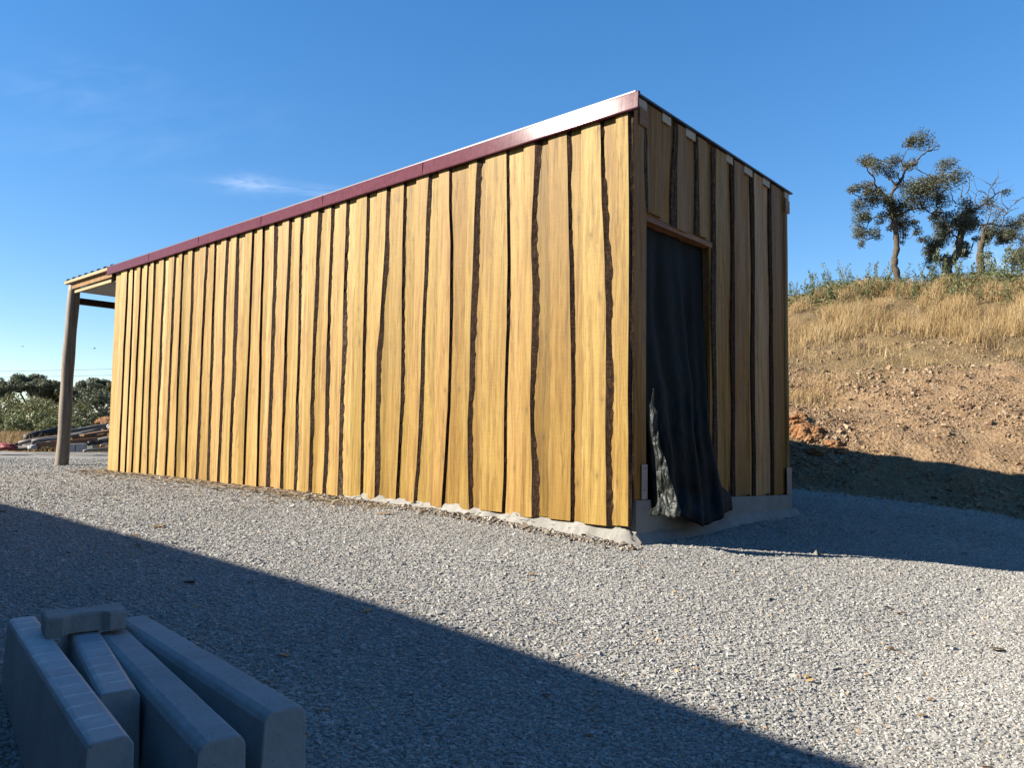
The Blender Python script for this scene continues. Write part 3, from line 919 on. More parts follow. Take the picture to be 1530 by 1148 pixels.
def curt(u, v):
    # v 0 top -> 1 hem
    ya = .150 + 1.10 * u + (.06 * (1 - u) + .33 * u ** 1.5) * float(sstep(.62, .98, v))
    drift = .05 * math.sin(v * 3.0) * (u - .3)
    belly = (.06 + .105 * math.sin(math.pi * min(1, u * 1.05)) ** .7) * (sstep(.25, 1.0, v)) + .03 * v
    belly = float(belly)
    ph = 2 * math.pi * (2.3 * u + .5 * u * u - .10 * v + .16 * math.sin(3.3 * v + 5 * u))
    fold = (.026 + .022 * v) * (math.sin(ph) * .7 + .4 * math.sin(2.1 * ph + 1.0 + 2 * v)) * (.35 + .65 * min(1, 4 * v)) * (.4 + .6 * math.sin(math.pi * min(1, max(0, u * 1.0))) ** .5)
    wr = .018 * float(fbm(u * 11, v * 12, 131, 5)) * (.3 + v) + .02 * float(sstep(.75, 1.0, v)) * float(vnoise(u * 7, v * 30, 133))
    x = -.10 + belly + fold + wr
    zb = .24 - .15 * sstep(.2, .6, u) + .07 * sstep(.75, 1.0, u) + .012 * math.sin(u * 17)
    zt = 2.435
    z = zt + (float(zb) - zt) * v
    # the hem kicks out and rolls
    k = float(sstep(.88, 1.0, v)) * float(sstep(.15, .45, u))
    x += .07 * k
    y = ya - 1.72 * max(-.02, x - fold * .6)
    return (x, y, z)


vs = [curt(i / (NU - 1), j / (NV - 1)) for i in range(NU) for j in range(NV)]
fs = [(i * NV + j, (i + 1) * NV + j, (i + 1) * NV + j + 1, i * NV + j + 1) for i in range(NU - 1) for j in range(NV - 1)]
mb = MB(); mb.add(vs, fs, 0, 0, .5, True)
co = mb.build('cloth', [CURT], curtain)
md = co.modifiers.new('thick', 'SOLIDIFY'); md.thickness = .003
# turned back edge catching the sun
FL = [(1.13, .245, .25), (1.10, .232, .252), (1.03, .215, .25), (1.01, .19, .26), (.96, .195, .30), (.85, .192, .30), (.72, .235, .34), (.64, .265, .40), (.50, .285, .47), (.40, .295, .54), (.32, .305, .58), (.285, .28, .61), (.25, .19, .63), (.215, .21, .62)]
NFU, NFV = 22, 70
vs = []
zs = [f[0] for f in FL][::-1]; yl_ = [f[1] for f in FL][::-1]; yr_ = [f[2] for f in FL][::-1]
for j in range(NFV):
    z = 1.13 + (.215 - 1.13) * j / (NFV - 1)
    a = float(np.interp(z, zs, yl_)); b = float(np.interp(z, zs, yr_))
    for i in range(NFU):
        u = i / (NFU - 1)
        y = a + (b - a) * u
        yy = .062 - .03 * float(1 - sstep(.22, .34, z)) + .03 * float(sstep(.9, 1.13, z))
        wr = .034 * float(fbm(y * 13, z * 8, 141, 4)) + .016 * abs(float(vnoise(y * 26 + z * 9, z * 20, 143)))
        yy += wr * (.4 + .6 * min(1, (1.13 - z) * 3)) + .02 * u * u
        vs.append(((y - yy) / 1.72, yy, z + .008 * math.sin(u * 9 + z * 20)))
fs = [(j * NFU + i, j * NFU + i + 1, (j + 1) * NFU + i + 1, (j + 1) * NFU + i) for j in range(NFV - 1) for i in range(NFU - 1)]
mb = MB(); mb.add(vs, fs, 0, 0, .5, True)
fo = mb.build('turned_edge', [FLAP], curtain)
fo['label'] = 'crumpled shiny green lining catching the sun'
md = fo.modifiers.new('thick', 'SOLIDIFY'); md.thickness = .003

# ------------------------------------------------------------------ kerb stones and paver
def kerb(corners, z_top, z_bot, cham, mat_top, label, group):
    """corners: far-left, far-right, near-left, near-right of the top (x, y)"""
    fl, fr, nl, nr = [np.array(c, float) for c in corners]
    base = (nl + nr) / 2
    ax = ((fl + fr) / 2 - base); ln = np.linalg.norm(ax); ax /= ln
    pr = np.array([ax[1], -ax[0]])          # to the right when looking far
    w = abs((nr - nl) @ pr) * .5 + abs((fr - fl) @ pr) * .5
    ang = math.atan2(ax[1], ax[0])
    root = empty('kerb_stone', (base[0], base[1], z_bot), label, 'kerb stone', group, ang)
    h = z_top - z_bot
    # section in (side, up): side + = left of travel direction (local y)
    hw = w / 2
    sec = [(-hw - .012, 0), (-hw - .004, h - .02), (-hw + .006, h - .004), (-hw + .014, h), (hw - cham, h), (hw - cham * .35, h - cham * .35), (hw, h - cham * 1.05), (hw + .012, 0)]
    NS = 90
    vs = []
    sd_ = base[0] * 7.1
    for i in range(NS + 1):
        x = ln * i / NS
        for q, (y, z) in enumerate(sec):
            ch = 0.0
            if q in (2, 3, 4, 6): ch = .010 * max(0.0, float(fbm(x * 9 + q * 3.3, sd_, 151, 4)) - .22)
            n_ = .0012 * float(fbm(x * 14 + q * 1.7, sd_ + 3, 153, 3))
            vs.append((x + (0 if 0 < i < NS else n_ * 2), y * (1 - ch * 8) + n_, z - ch))
    K = len(sec)
    fs, ms = [], []
    for i in range(NS):
        for k in range(K):
            fs.append((i * K + k, i * K + (k + 1) % K, (i + 1) * K + (k + 1) % K, (i + 1) * K + k)); ms.append(1 if k in (2, 3, 4) else 0)
    fs += [tuple(range(K)), tuple(NS * K + k for k in range(K))]; ms += [0, 0]
    m2 = MB(); m2.add(vs, fs, ms)
    o = m2.build('kerb_body', [CONC_K, mat_top], root, .004)
    return root


KG = 'concrete kerb stones stacked on the gravel'
ZT = .20
kerb([(-1.565, 2.40), (-1.500, 2.445), (-.800, 1.475), (-.732, 1.520)], ZT, -.13, .012, CONC_S, 'leftmost concrete kerb stone with scuffed pale top, under the paver end', KG)
kerb([(-1.42, 2.44), (-1.35, 2.485), (-.925, 1.755), (-.860, 1.800)], ZT - .004, -.13, .012, CONC_S, 'short scuffed kerb stone set back between two longer kerbs', KG)
kerb([(-1.235, 2.30), (-1.165, 2.355), (-.600, 1.505), (-.530, 1.565)], ZT - .012, -.13, .020, CONC_K, 'plain grey kerb stone between the short one and the fanned out one', KG)
kerb([(-1.245, 2.44), (-1.175, 2.50), (-.520, 1.650), (-.448, 1.715)], ZT - .006, -.13, .018, CONC_K, 'rightmost kerb stone fanned away from the others on open gravel', KG)

# I-shaped paver lying across the kerbs
pv = empty('concrete_paver', (-1.262, 2.285, ZT + .001), 'small I-shaped concrete paver lying across the tops of the kerb stones', 'paver', rz=math.radians(35))
pv.scale = (.98, 1.05, 1.0)
out = [(-.105, -.058), (-.062, -.062), (-.040, -.038), (.040, -.038), (.062, -.062), (.105, -.058), (.108, .058), (.064, .062), (.042, .040), (-.042, .040), (-.064, .062), (-.108, .058)]
mb = MB()
K = len(out); hh = .056
vs = [(x, y, 0) for x, y in out] + [(x, y, hh - .007) for x, y in out] + [(x * .955, y * .93, hh) for x, y in out]
fs = [tuple(range(K))[::-1]] + [(k, (k + 1) % K, K + (k + 1) % K, K + k) for k in range(K)] + [(K + k, K + (k + 1) % K, 2 * K + (k + 1) % K, 2 * K + k) for k in range(K)] + [tuple(2 * K + k for k in range(K))]
mb.add(vs, fs); mb.build('paver_body', [CONC_P], pv, .002)

# ------------------------------------------------------------------ leaves helper
def leaf_quads(C, size, tone, aspect=.5, upbias=0.0):
    n = len(C)
    R = rand_rot(n)
    if upbias: pass
    q = np.array([(-.5, 0, 0), (0, -.5 * aspect, .06), (.5, 0, 0), (0, .5 * aspect, .06)])
    v = np.einsum('nij,kj->nki', R, q) * size[:, None, None] + C[:, None, :]
    f = (np.arange(n) * 4)[:, None] + np.arange(4)[None]
    return v.reshape(-1, 3), f, tone


def cluster_pts(c, r, n, flat=(1, 1, .8)):
    d = rng.normal(size=(n, 3)); d /= np.linalg.norm(d, axis=1)[:, None]
    rr = r * rng.uniform(.15, 1, n) ** .6
    return np.asarray(c)[None] + d * rr[:, None] * np.array(flat)[None]


# ------------------------------------------------------------------ the oaks on the crest
def zp(zx, zy): return 1250 + zx / 4.782, 200 + zy / 4.783


def crest_tree(name, Yd, trunk, branches, clusters, label, r0_, leafn, seed, bare=()):
    r = np.random.default_rng(seed)
    tp = [at(*zp(*p), Yd) for p in trunk]
    gz = float(Hw(tp[0][0], tp[0][1]))
    base = np.array([tp[0][0], tp[0][1], gz - .25])
    root = empty(name, (tp[0][0], tp[0][1], gz), label, 'tree', 'oaks on the crest of the bank')
    off = np.array([tp[0][0], tp[0][1], gz])
    mbt = MB()
    if base[2] < tp[0][2] - .05: tp = [base] + tp
    # resample with slight wobble so that the trunk is not straight tubes
    def smooth(pts, sub=4, wob=.012):
        pts = np.array(pts); out = []
        for i in range(len(pts) - 1):
            p0 = pts[max(i - 1, 0)]; p1 = pts[i]; p2 = pts[i + 1]; p3 = pts[min(i + 2, len(pts) - 1)]
            for t in np.linspace(0, 1, sub, endpoint=False):
                q = .5 * ((2 * p1) + (-p0 + p2) * t + (2 * p0 - 5 * p1 + 4 * p2 - p3) * t ** 2 + (-p0 + 3 * p1 - 3 * p2 + p3) * t ** 3)
                out.append(q + r.normal(0, wob, 3))
        out.append(pts[-1]); return out
    T = smooth(tp)
    mbt.tube([p - off for p in T], [r0_ * (1.25 - .6 * k / len(T)) * (1 + .12 * math.sin(k * 1.7)) for k in range(len(T))], 10, 0, .1)
    tips = []
    allb = []
    for bi, (pts, ra) in enumerate(branches):
        dy = r.uniform(-1.0, 1.0)
        W3 = []
        for k, p in enumerate(pts):
            W3.append(at(*zp(*p), Yd + dy * k / max(1, len(pts) - 1)))
        S = smooth(W3, 4, .014)
        mbt.tube([p - off for p in S], [max(.006, .62 * ra * (1 - .8 * k / len(S))) for k in range(len(S))], 7, 0, .3 + bi * .1)
        allb += S
    allb = np.array(allb)
    leaves = []
    for (zx, zy, rad, dn) in clusters:
        X, Yp = zp(zx, zy)
        c = at(X, Yp, Yd)
        # follow the depth of the nearest limb
        j = np.argmin(((allb - c)[:, [0, 2]] ** 2).sum(1)); near = allb[j]
        c = c + np.array([0, (near[1] - Yd) + r.uniform(-.35, .35), 0])
        R = 1.4 * rad / 4.782 / F_PX * Yd
        # twigs
        for q in range(max(3, int(rad / 9))):
            e = cluster_pts(c, R * 1.05, 1)[0]
            mid = (near + e) / 2 + r.normal(0, .05, 3)
            mbt.tube([near - off, mid - off, e - off], [.011, .008, .004], 4, 0, .5, cap=False)
            m = int(leafn * dn * R * R / max(3, int(rad / 9)) * 215)
            if m: leaves.append(cluster_pts(e * .80 + c * .20, R * .78, m, (1, 1, .85)))
    for (pts) in bare:       # leafless twigs
        W3 = [at(*zp(*p), Yd + .2) for p in pts]
        S = smooth(W3, 3, .012)
        mbt.tube([p - off for p in S], [.016 * (1 - .75 * k / len(S)) for k in range(len(S))], 5, 0, .6)
        for k in range(2, len(S), 2):
            e = S[k] + r.normal(0, .16, 3) + np.array([0, 0, .10])
            mbt.tube([S[k] - off, (S[k] + e) / 2 + r.normal(0, .02, 3) - off, e - off], [.007, .005, .003], 4, 0, .6, cap=False)
    mbt.build('trunk', [BARK_TREE], root, fix=False)
    Lp = np.concatenate(leaves) - off
    sz = r.uniform(.030, .060, len(Lp))
    lv, lf, lt = leaf_quads(Lp, sz, np.clip(r.normal(.5, .22, len(Lp)), 0, 1), .55)
    obj('crown', np_mesh('crown', lv, lf, [LEAF_OAK], {'tone': lt}), root)
    return root


crest_tree('oak_tree', 20.2, [(450, 1120), (445, 1060), (425, 980), (415, 900), (430, 820), (425, 720), (415, 640), (400, 560), (385, 490)],
           [([(385, 490), (400, 420), (440, 360), (485, 290), (500, 240), (560, 210), (590, 170), (640, 130), (700, 100), (735, 80)], .075),
            ([(500, 240), (470, 200), (490, 140), (520, 90)], .035), ([(425, 370), (390, 330), (350, 280), (330, 220), (300, 180)], .05),
            ([(380, 480), (330, 410), (280, 370), (255, 300), (220, 250), (200, 200)], .055), ([(375, 490), (310, 470), (220, 470), (150, 450), (90, 400)], .045),
            ([(395, 570), (330, 590), (270, 600), (220, 650), (240, 750)], .04), ([(405, 540), (480, 490), (540, 440), (600, 400), (680, 340), (740, 320)], .05),
            ([(415, 600), (520, 540), (600, 535), (680, 560), (760, 560), (800, 600)], .05), ([(715, 560), (715, 480), (715, 380), (760, 340), (790, 325)], .025),
            ([(425, 630), (500, 640), (560, 680), (520, 750)], .03), ([(450, 330), (440, 290), (460, 250)], .03)],
           [(520, 110, 62, .8), (470, 90, 36, .9), (640, 160, 34, .7), (400, 190, 46, .9), (280, 165, 34, 1), (205, 200, 40, 1), (230, 265, 48, 1.1), (380, 265, 42, .8),
            (95, 400, 36, 1), (150, 445, 32, .8), (205, 400, 46, 1.1), (240, 490, 58, 1.1), (300, 420, 38, .9), (130, 525, 38, .7), (190, 585, 46, .8), (230, 645, 48, .8),
            (330, 600, 40, .8), (215, 700, 36, .7), (260, 755, 28, .8), (320, 700, 32, .8), (420, 560, 66, 1.2), (480, 460, 66, 1.3), (560, 400, 66, 1.1), (530, 330, 36, .9),
            (620, 330, 46, 1), (700, 325, 38, .9), (640, 420, 66, 1.1), (740, 420, 46, .7), (720, 500, 54, .9), (600, 500, 56, 1), (520, 590, 54, .9), (500, 650, 44, .8),
            (560, 690, 32, .6), (520, 750, 18, .7), (650, 610, 30, 1), (760, 565, 36, 1), (800, 590, 36, .9), (720, 625, 26, .9), (450, 640, 36, .8), (300, 500, 46, .9), (255, 560, 42, .8), (340, 500, 40, .9), (600, 460, 50, 1), (460, 560, 50, 1), (330, 330, 28, .6), (560, 200, 30, .6), (290, 690, 36, .7)],
           'tallest oak on the crest with a bare straight trunk and open ragged crown', .082, 62, 5,
           [[(640, 130), (680, 80), (690, 50)], [(660, 120), (720, 110), (740, 90)], [(570, 250), (620, 280), (660, 290)], [(560, 60), (570, 20)]])
crest_tree('oak_tree', 20.6, [(815, 1100), (800, 1020), (790, 950), (830, 900), (870, 840), (880, 760), (900, 690)],
           [([(880, 760), (820, 700), (760, 650)], .04), ([(900, 690), (940, 600), (920, 520), (890, 430)], .06), ([(940, 600), (1000, 540), (1080, 480), (1160, 420), (1240, 400)], .05),
            ([(940, 600), (960, 500), (940, 420)], .03), ([(1080, 480), (1090, 400), (1130, 340), (1150, 310)], .022), ([(830, 900), (740, 880), (700, 820), (650, 770)], .03), ([(870, 840), (940, 850), (960, 830)], .03)],
           [(760, 660, 48, 1.2), (720, 700, 34, 1), (830, 690, 58, 1.2), (900, 660, 62, 1.4), (960, 620, 62, 1.4), (960, 560, 56, 1.1), (1010, 640, 46, 1.2), (860, 610, 52, 1.1),
            (760, 780, 54, 1.3), (740, 830, 46, 1.3), (730, 890, 36, 1.1), (740, 945, 22, 1), (800, 870, 40, 1.3), (920, 850, 38, 1.3), (945, 840, 26, 1.1), (900, 780, 36, 1.2),
            (980, 755, 24, .9), (890, 500, 46, .5), (1000, 530, 52, .6), (830, 520, 40, .5), (1080, 500, 46, .5), (1130, 450, 34, .3), (700, 790, 30, .8)],
           'squat leaning oak on the crest with thick bent trunk and dense dark crown', .125, 62, 6,
           [[(890, 450), (900, 380), (880, 330)], [(930, 430), (950, 350), (945, 320)], [(1000, 540), (990, 460), (1000, 420)], [(1130, 440), (1110, 380), (1060, 340)], [(1180, 420), (1200, 400), (1240, 405)],
            [(850, 500), (820, 440), (815, 400)], [(1110, 370), (1140, 330), (1155, 300)], [(1080, 470), (1060, 420), (1000, 400)]])
crest_tree('oak_tree', 23.0, [(1030, 1080), (1035, 980), (1025, 880), (1040, 780), (1050, 720)],
           [([(1050, 720), (1040, 660), (1090, 640), (1170, 655), (1250, 650), (1330, 600), (1420, 600)], .06), ([(1050, 740), (1120, 720), (1250, 700), (1340, 720)], .035), ([(1050, 700), (1090, 600), (1110, 500)], .035),
            ([(1180, 640), (1220, 540), (1280, 490), (1330, 450)], .025)],
           [(1100, 695, 44, 1), (1160, 705, 46, 1), (1220, 700, 46, 1), (1290, 640, 44, .8), (1330, 640, 36, .8), (1120, 560, 46, .35), (1160, 480, 36, .3), (1090, 750, 26, .9), (1190, 750, 28, .9),
            (1330, 720, 38, .9), (1390, 660, 56, .9), (1260, 730, 30, .8), (1150, 650, 40, .7), (1420, 600, 50, .8)],
           'oak behind the leaning one, with one long limb reaching right', .11, 62, 7,
           [[(1220, 540), (1180, 480), (1190, 430)], [(1280, 490), (1320, 460), (1335, 450)], [(1200, 580), (1260, 540), (1300, 530)], [(1110, 500), (1150, 450), (1160, 400)]])
crest_tree('oak_tree', 22.0, [(1520, 1100), (1510, 1000), (1490, 900), (1500, 800)],
           [([(1490, 900), (1420, 880), (1330, 880), (1250, 900)], .05), ([(1500, 800), (1420, 760), (1340, 770)], .04), ([(1500, 800), (1540, 700), (1600, 640)], .05)],
           [(1260, 870, 36, 1), (1310, 890, 44, 1), (1250, 935, 34, 1), (1330, 860, 44, 1), (1280, 820, 24, .8), (1390, 880, 56, 1), (1340, 770, 36, .9), (1450, 800, 70, 1), (1550, 700, 90, 1), (1600, 640, 80, 1), (1280, 975, 16, .8), (1335, 900, 50, 1.2), (1370, 840, 60, 1.2), (1300, 860, 36, 1.1), (1350, 640, 50, 1), (1320, 700, 40, .9)],
           'oak branch tips reaching in at the right edge of the picture', .11, 62, 8)


def bush(name, center, parts, mat, label, cat, n, size, group=None, stems=True, tone=(.5, .22)):
    gz = float(Hw(center[0], center[1]))
    root = empty(name, (center[0], center[1], gz), label, cat, group)
    C = []
    for (dx, dy, dz, r_) in parts:
        C.append(cluster_pts((dx, dy, dz), r_, int(n * r_ * r_), (1, 1, .85)))
    C = np.concatenate(C)
    C = C[C[:, 2] > -.05]
    lv, lf, lt = leaf_quads(C, rng.uniform(size * .7, size * 1.3, len(C)), np.clip(rng.normal(*tone, len(C)), 0, 1), .5)
    obj('foliage', np_mesh('foliage', lv, lf, [mat], {'tone': lt}), root)
    if stems:
        mbs = MB()
        for (dx, dy, dz, r_) in parts:
            mbs.tube([(dx * .15, dy * .15, -.15), (dx * .5, dy * .5, dz * .5), (dx, dy, dz)], [.03, .022, .01], 5)
        mbs.build('stem', [BARK_TREE], root, fix=False)
    return root


c = at(1464, 425, 22.6)
gz = float(Hw(c[0], c[1]))
bush('ivy', (c[0], c[1]), [(0, 0, .35, .42), (-.12, -.1, .75, .36), (.05, -.1, 1.15, .30), (.1, -.1, 1.5, .22), (-.35, 0, .25, .4), (.35, 0, .2, .35)], LEAF_WEED, 'bright green climber wrapped round the foot of the oak trunk', 'climber', 1500, .09)

# ------------------------------------------------------------------ tall weeds along the crest
weed_label = 'tall spiky green weed standing against the sky on the crest'
wm = []
for variant in range(4):
    r = np.random.default_rng(100 + variant)
    C, T = [], []
    mbs = MB()
    for sgn in range(int(r.integers(2, 4))):
        hgt = r.uniform(.55, 1.0); lean = r.normal(0, .20, 2)
        pts = [(r.normal(0, .04) + lean[0] * t * t, lean[1] * t * t, hgt * t) for t in np.linspace(0, 1, 6)]
        mbs.tube(pts, [.008 * (1 - .7 * t) for t in np.linspace(0, 1, 6)], 4)
        for t in np.linspace(.15, 1, 15):
            q = np.array([lean[0] * t * t, lean[1] * t * t, hgt * t])
            a0 = r.uniform(0, 6.28)
            for kk in range(3):
                a = a0 + kk * 2.1
                ln_ = .19 * (1.1 - .75 * t) * r.uniform(.5, 1.3)
                C.append(q + np.array([math.cos(a), math.sin(a), .35]) * ln_ * .5)
    C = np.array(C)
    lv, lf, lt = leaf_quads(C, r.uniform(.06, .12, len(C)), np.clip(r.normal(.55, .22, len(C)), 0, 1), .35)
    wm.append((mbs, np_mesh('foliage', lv, lf, [LEAF_WEED], {'tone': lt})))
stem_meshes = []
spots = []
for pxx in list(np.linspace(1186, 1524, 46)):
    p = pxx + random.uniform(-5, 5)
    spots.append((p, random.uniform(16.6, 18.6)))
first = {}
for i, (p, Yd) in enumerate(spots):
    # stand them near the crest line: search the distance where the bank tops out
    ratio = at(p, 440, 10)[0] / 10
    Ys = np.arange(15, 26, .2)
    ang = [(float(Hw(ratio * y, y)) - CAM_H) / y for y in Ys]
    yc = Ys[int(np.argmax(ang))] + random.uniform(-1.8, .7)
    X = ratio * yc
    k = i % 4
    root = empty('weed', (X, yc, float(Hw(X, yc)) - .02), weed_label, 'weed', 'weeds along the crest', random.uniform(0, 6.28))
    s = random.choice((.45, .5, .6, .7, .9)) * (1.0 if p < 1330 else .9)
    root.scale = (s * 1.1, s * 1.1, s * 1.6)
    if k not in first:
        so = wm[k][0].build('stem', [LEAF_WEED], root, fix=False); fo_ = obj('foliage', wm[k][1], root); first[k] = (so, fo_)
    else:
        for src in first[k]:
            d = src.copy(); d.parent = root; COL.objects.link(d)

# ------------------------------------------------------------------ grass
def blades(X, Y, Z, hgt, wid, lean, tone, name, mat, label, cat):
    n = len(X)
    a = rng.uniform(0, 2 * np.pi, n)
    dirx, diry = np.cos(a), np.sin(a)
    la = rng.normal(.5, 1.2, n)
    lxv, lyv = np.cos(la) * lean, np.sin(la) * lean
    V_ = np.zeros((n, 8, 3))
    for k, t in enumerate((0, .4, .75, 1.0)):
        bx = X + lxv * t * t * hgt; by = Y + lyv * t * t * hgt; bz = Z + hgt * t * (1 - .25 * t * lean)
        wk = wid * (1 - t) ** .7 * .5 + .0008
        V_[:, 2 * k, 0] = bx - dirx * wk; V_[:, 2 * k, 1] = by - diry * wk; V_[:, 2 * k, 2] = bz
        V_[:, 2 * k + 1, 0] = bx + dirx * wk; V_[:, 2 * k + 1, 1] = by + diry * wk; V_[:, 2 * k + 1, 2] = bz
    f = np.array([(0, 1, 3, 2), (2, 3, 5, 4), (4, 5, 7, 6)])[None] + (np.arange(n) * 8)[:, None, None]
    me_ = np_mesh(name, V_.reshape(-1, 3), f.reshape(-1, 4), [mat], {'tone': np.repeat(tone, 3)})
    return tag(obj(name, me_), label, cat, kind='stuff')


n = 290000
lxx = rng.uniform(-4.5, 10, n); ss = rng.uniform(3.0, 13.5, n)
lyy = toe(lxx) + ss
cl = fbm(lxx * 1.5, lyy * 1.5, 51, 3); cl2 = fbm(lxx * .5, lyy * .5, 52, 2)
pr = sstep(4.6, 8.2, ss + 3.0 * cl2) * np.clip(.50 + 1.9 * cl, .04, 1)
pr = np.maximum(pr, .7 * np.exp(-((lxx + 2.2) / .55) ** 2 - ((ss - 3.6) / .7) ** 2))
ok = rng.random(n) < pr
lxx, lyy, ss, cl = lxx[ok], lyy[ok], ss[ok], cl[ok]
X, Y = to_world(lxx, lyy)
hg = (1 - .35 * sstep(10.2, 11.6, ss)) * (.16 + .30 * np.clip(.5 + cl, 0, 1) * rng.uniform(.5, 1.5, len(X))) * (.55 + .5 * sstep(5, 9, ss))
blades(X, Y, H(lxx, lyy) - .02, hg, rng.uniform(.003, .0075, len(X)), np.abs(rng.normal(.35, .22, len(X))), np.clip(rng.normal(.5, .24, len(X)) + cl * .35, 0, 1),
       'dry_grass', STRAW, 'dry golden grass covering the upper bank', 'dry grass')
# green growth under the crest
n = 30000
lxx = rng.uniform(-5.5, 9, n); ss = rng.uniform(8.2, 13.2, n)
lyy = toe(lxx) + ss
cl = fbm(lxx * .9, lyy * .9, 61, 3)
pr = sstep(9.3, 11.0, ss + 1.6 * cl) * np.clip(.6 + 1.4 * cl, .06, 1) * sstep(7.0, 3.5, lxx)
ok = rng.random(n) < pr
X, Y = to_world(lxx[ok], lyy[ok]); m_ = ok.sum()
C = np.stack([X, Y, H(lxx[ok], lyy[ok]) + rng.uniform(.02, .34, m_)], 1)
lv, lf, lt = leaf_quads(C, rng.uniform(.06, .15, m_), np.clip(rng.normal(.5, .25, m_), 0, 1), .35)
tag(obj('undergrowth', np_mesh('undergrowth', lv, lf, [LEAF_WEED], {'tone': lt})), 'low green undergrowth beneath the crest of the bank', 'undergrowth', kind='stuff')
# long dead stalks
for (a0_, b0_) in (((1258, 430), (1268, 398)),):
    pass

# dry grass strip beyond the yard on the left
n = 60000
Yv = rng.uniform(20, 46, n); Xv = Yv * rng.uniform(-.80, -.40, n)
l1, l2 = to_local(Xv, Yv)
cl = fbm(Xv * .5, Yv * .5, 62, 3)
ok = (rng.random(n) < np.clip(.6 + cl, .1, 1)) & (l1 < -19.2 + .8 * cl)
Xv, Yv, cl = Xv[ok], Yv[ok], cl[ok]
blades(Xv, Yv, Hw(Xv, Yv) - .02, rng.uniform(.2, .6, len(Xv)), rng.uniform(.012, .028, len(Xv)), np.abs(rng.normal(.4, .25, len(Xv))), np.clip(rng.normal(.32, .22, len(Xv)), 0, 1),
       'dry_meadow', STRAW, 'dry brown grass strip beyond the far edge of the yard', 'dry grass')

# ------------------------------------------------------------------ distant oaks and bushes, left
def far_tree(px_, Yd, hgt, wid, label, seed, mat=LEAF_FAR, dens=1.0, cat='tree', name='oak_tree', group='oaks beyond the yard'):
    r = np.random.default_rng(seed)
    X = at(px_, 640, Yd)[0]; gz = float(Hw(X, Yd))
    root = empty(name, (X, Yd, gz), label, cat, group)
    mbt = MB()
    th = hgt * .36
    tr = [(r.normal(0, .06) * k, r.normal(0, .06) * k, -.2 + (th + .2) * k / 4) for k in range(5)]
    mbt.tube(tr, [.20, .17, .15, .14, .13], 8)
    top = np.array(tr[-1])
    C = []
    nb = 15
    for b in range(nb):
        a = 2 * math.pi * b / nb + r.uniform(-.3, .3)
        rad = wid * .5 * r.uniform(.25, 1.0)
        e = np.array([math.cos(a) * rad, math.sin(a) * rad, hgt * (.95 - .38 * (rad / (wid * .5)) ** 1.6) * r.uniform(.82, 1.0)])
        mid = top * .5 + e * .5 + np.array([0, 0, -.15 * hgt * .4]) + r.normal(0, .1, 3)
        mbt.tube([top, mid, e], [.09, .06, .03], 5, cap=False)
        for q in range(5):
            c_ = e + r.normal(0, .42, 3) * np.array([wid * .16, wid * .16, hgt * .10])
            R = wid * r.uniform(.045, .095)
            C.append(cluster_pts(c_, R, int(300 * dens * R * R / .25), (1, 1, .7)))
    mbt.build('trunk', [BARK_TREE], root, fix=False)
    C = np.concatenate(C)
    lv, lf, lt = leaf_quads(C, r.uniform(.10, .19, len(C)), np.clip(r.normal(.5, .25, len(C)), 0, 1), .6)
    obj('crown', np_mesh('crown', lv, lf, [mat], {'tone': lt}), root)


far_tree(-38, 58, 5.0, 5.0, 'oak at the left edge with a sky gap beside it', 201)
far_tree(45, 60, 5.3, 6.4, 'broadest distant oak left of the porch post', 202, dens=1.2)
far_tree(106, 62, 4.6, 5.6, 'distant oak just right of the porch post', 203, dens=1.2)
far_tree(158, 64, 5.0, 5.4, 'distant oak partly hidden by the far corner of the shed', 204, dens=1.2)
far_tree(215, 64, 5.2, 5.4, 'distant oak hidden behind the shed corner', 205)
far_tree(75, 72, 4.4, 6.0, 'farthest pale oak between two nearer crowns', 206)
far_tree(-95, 62, 5.2, 6.0, 'distant oak outside the left edge', 207)
k = 0
for (px_, Yd, wd, ht, lab, mt) in ((-22, 46, 4.2, 3.0, 'dark olive bush at the far left edge', LEAF_BUSH), (22, 47, 4.4, 3.1, 'broad olive bush under the broadest oak', LEAF_BUSH), (66, 44, 4.0, 2.6, 'yellowish bush left of the porch post', LEAF_BUSH),
                                   (108, 42, 3.6, 2.4, 'light olive bush just right of the porch post', LEAF_BUSH), (146, 40, 3.8, 3.1, 'dark rounded bush beside the far shed corner', LEAF_FAR), (185, 44, 4.0, 3.4, 'bush behind the far shed corner', LEAF_FAR),
                                   (46, 38, 3.0, 1.5, 'low yellow green shrub in the dry grass', LEAF_WEED), (5, 39, 2.8, 1.4, 'low green shrub above the red sack', LEAF_BUSH), (96, 37, 2.6, 1.3, 'low shrub behind the timber pile', LEAF_WEED)):
    X = at(px_, 640, Yd)[0]
    r = np.random.default_rng(300 + k); k += 1
    parts = []
    for q in range(16):
        a = r.uniform(0, 6.28); rd = wd * .5 * math.sqrt(r.random()) * .8
        parts.append((math.cos(a) * rd, math.sin(a) * rd, ht * r.uniform(.2, .82) * (1 - .35 * (rd / (wd * .5)) ** 2), wd * r.uniform(.10, .18)))
    bush('bush', (X, Yd), parts, mt, lab, 'bush', 900, .14, 'bushes beyond the yard')

# ------------------------------------------------------------------ timber pile, red sack, at the far edge of the yard
PG = 'timbers piled at the far edge of the yard'


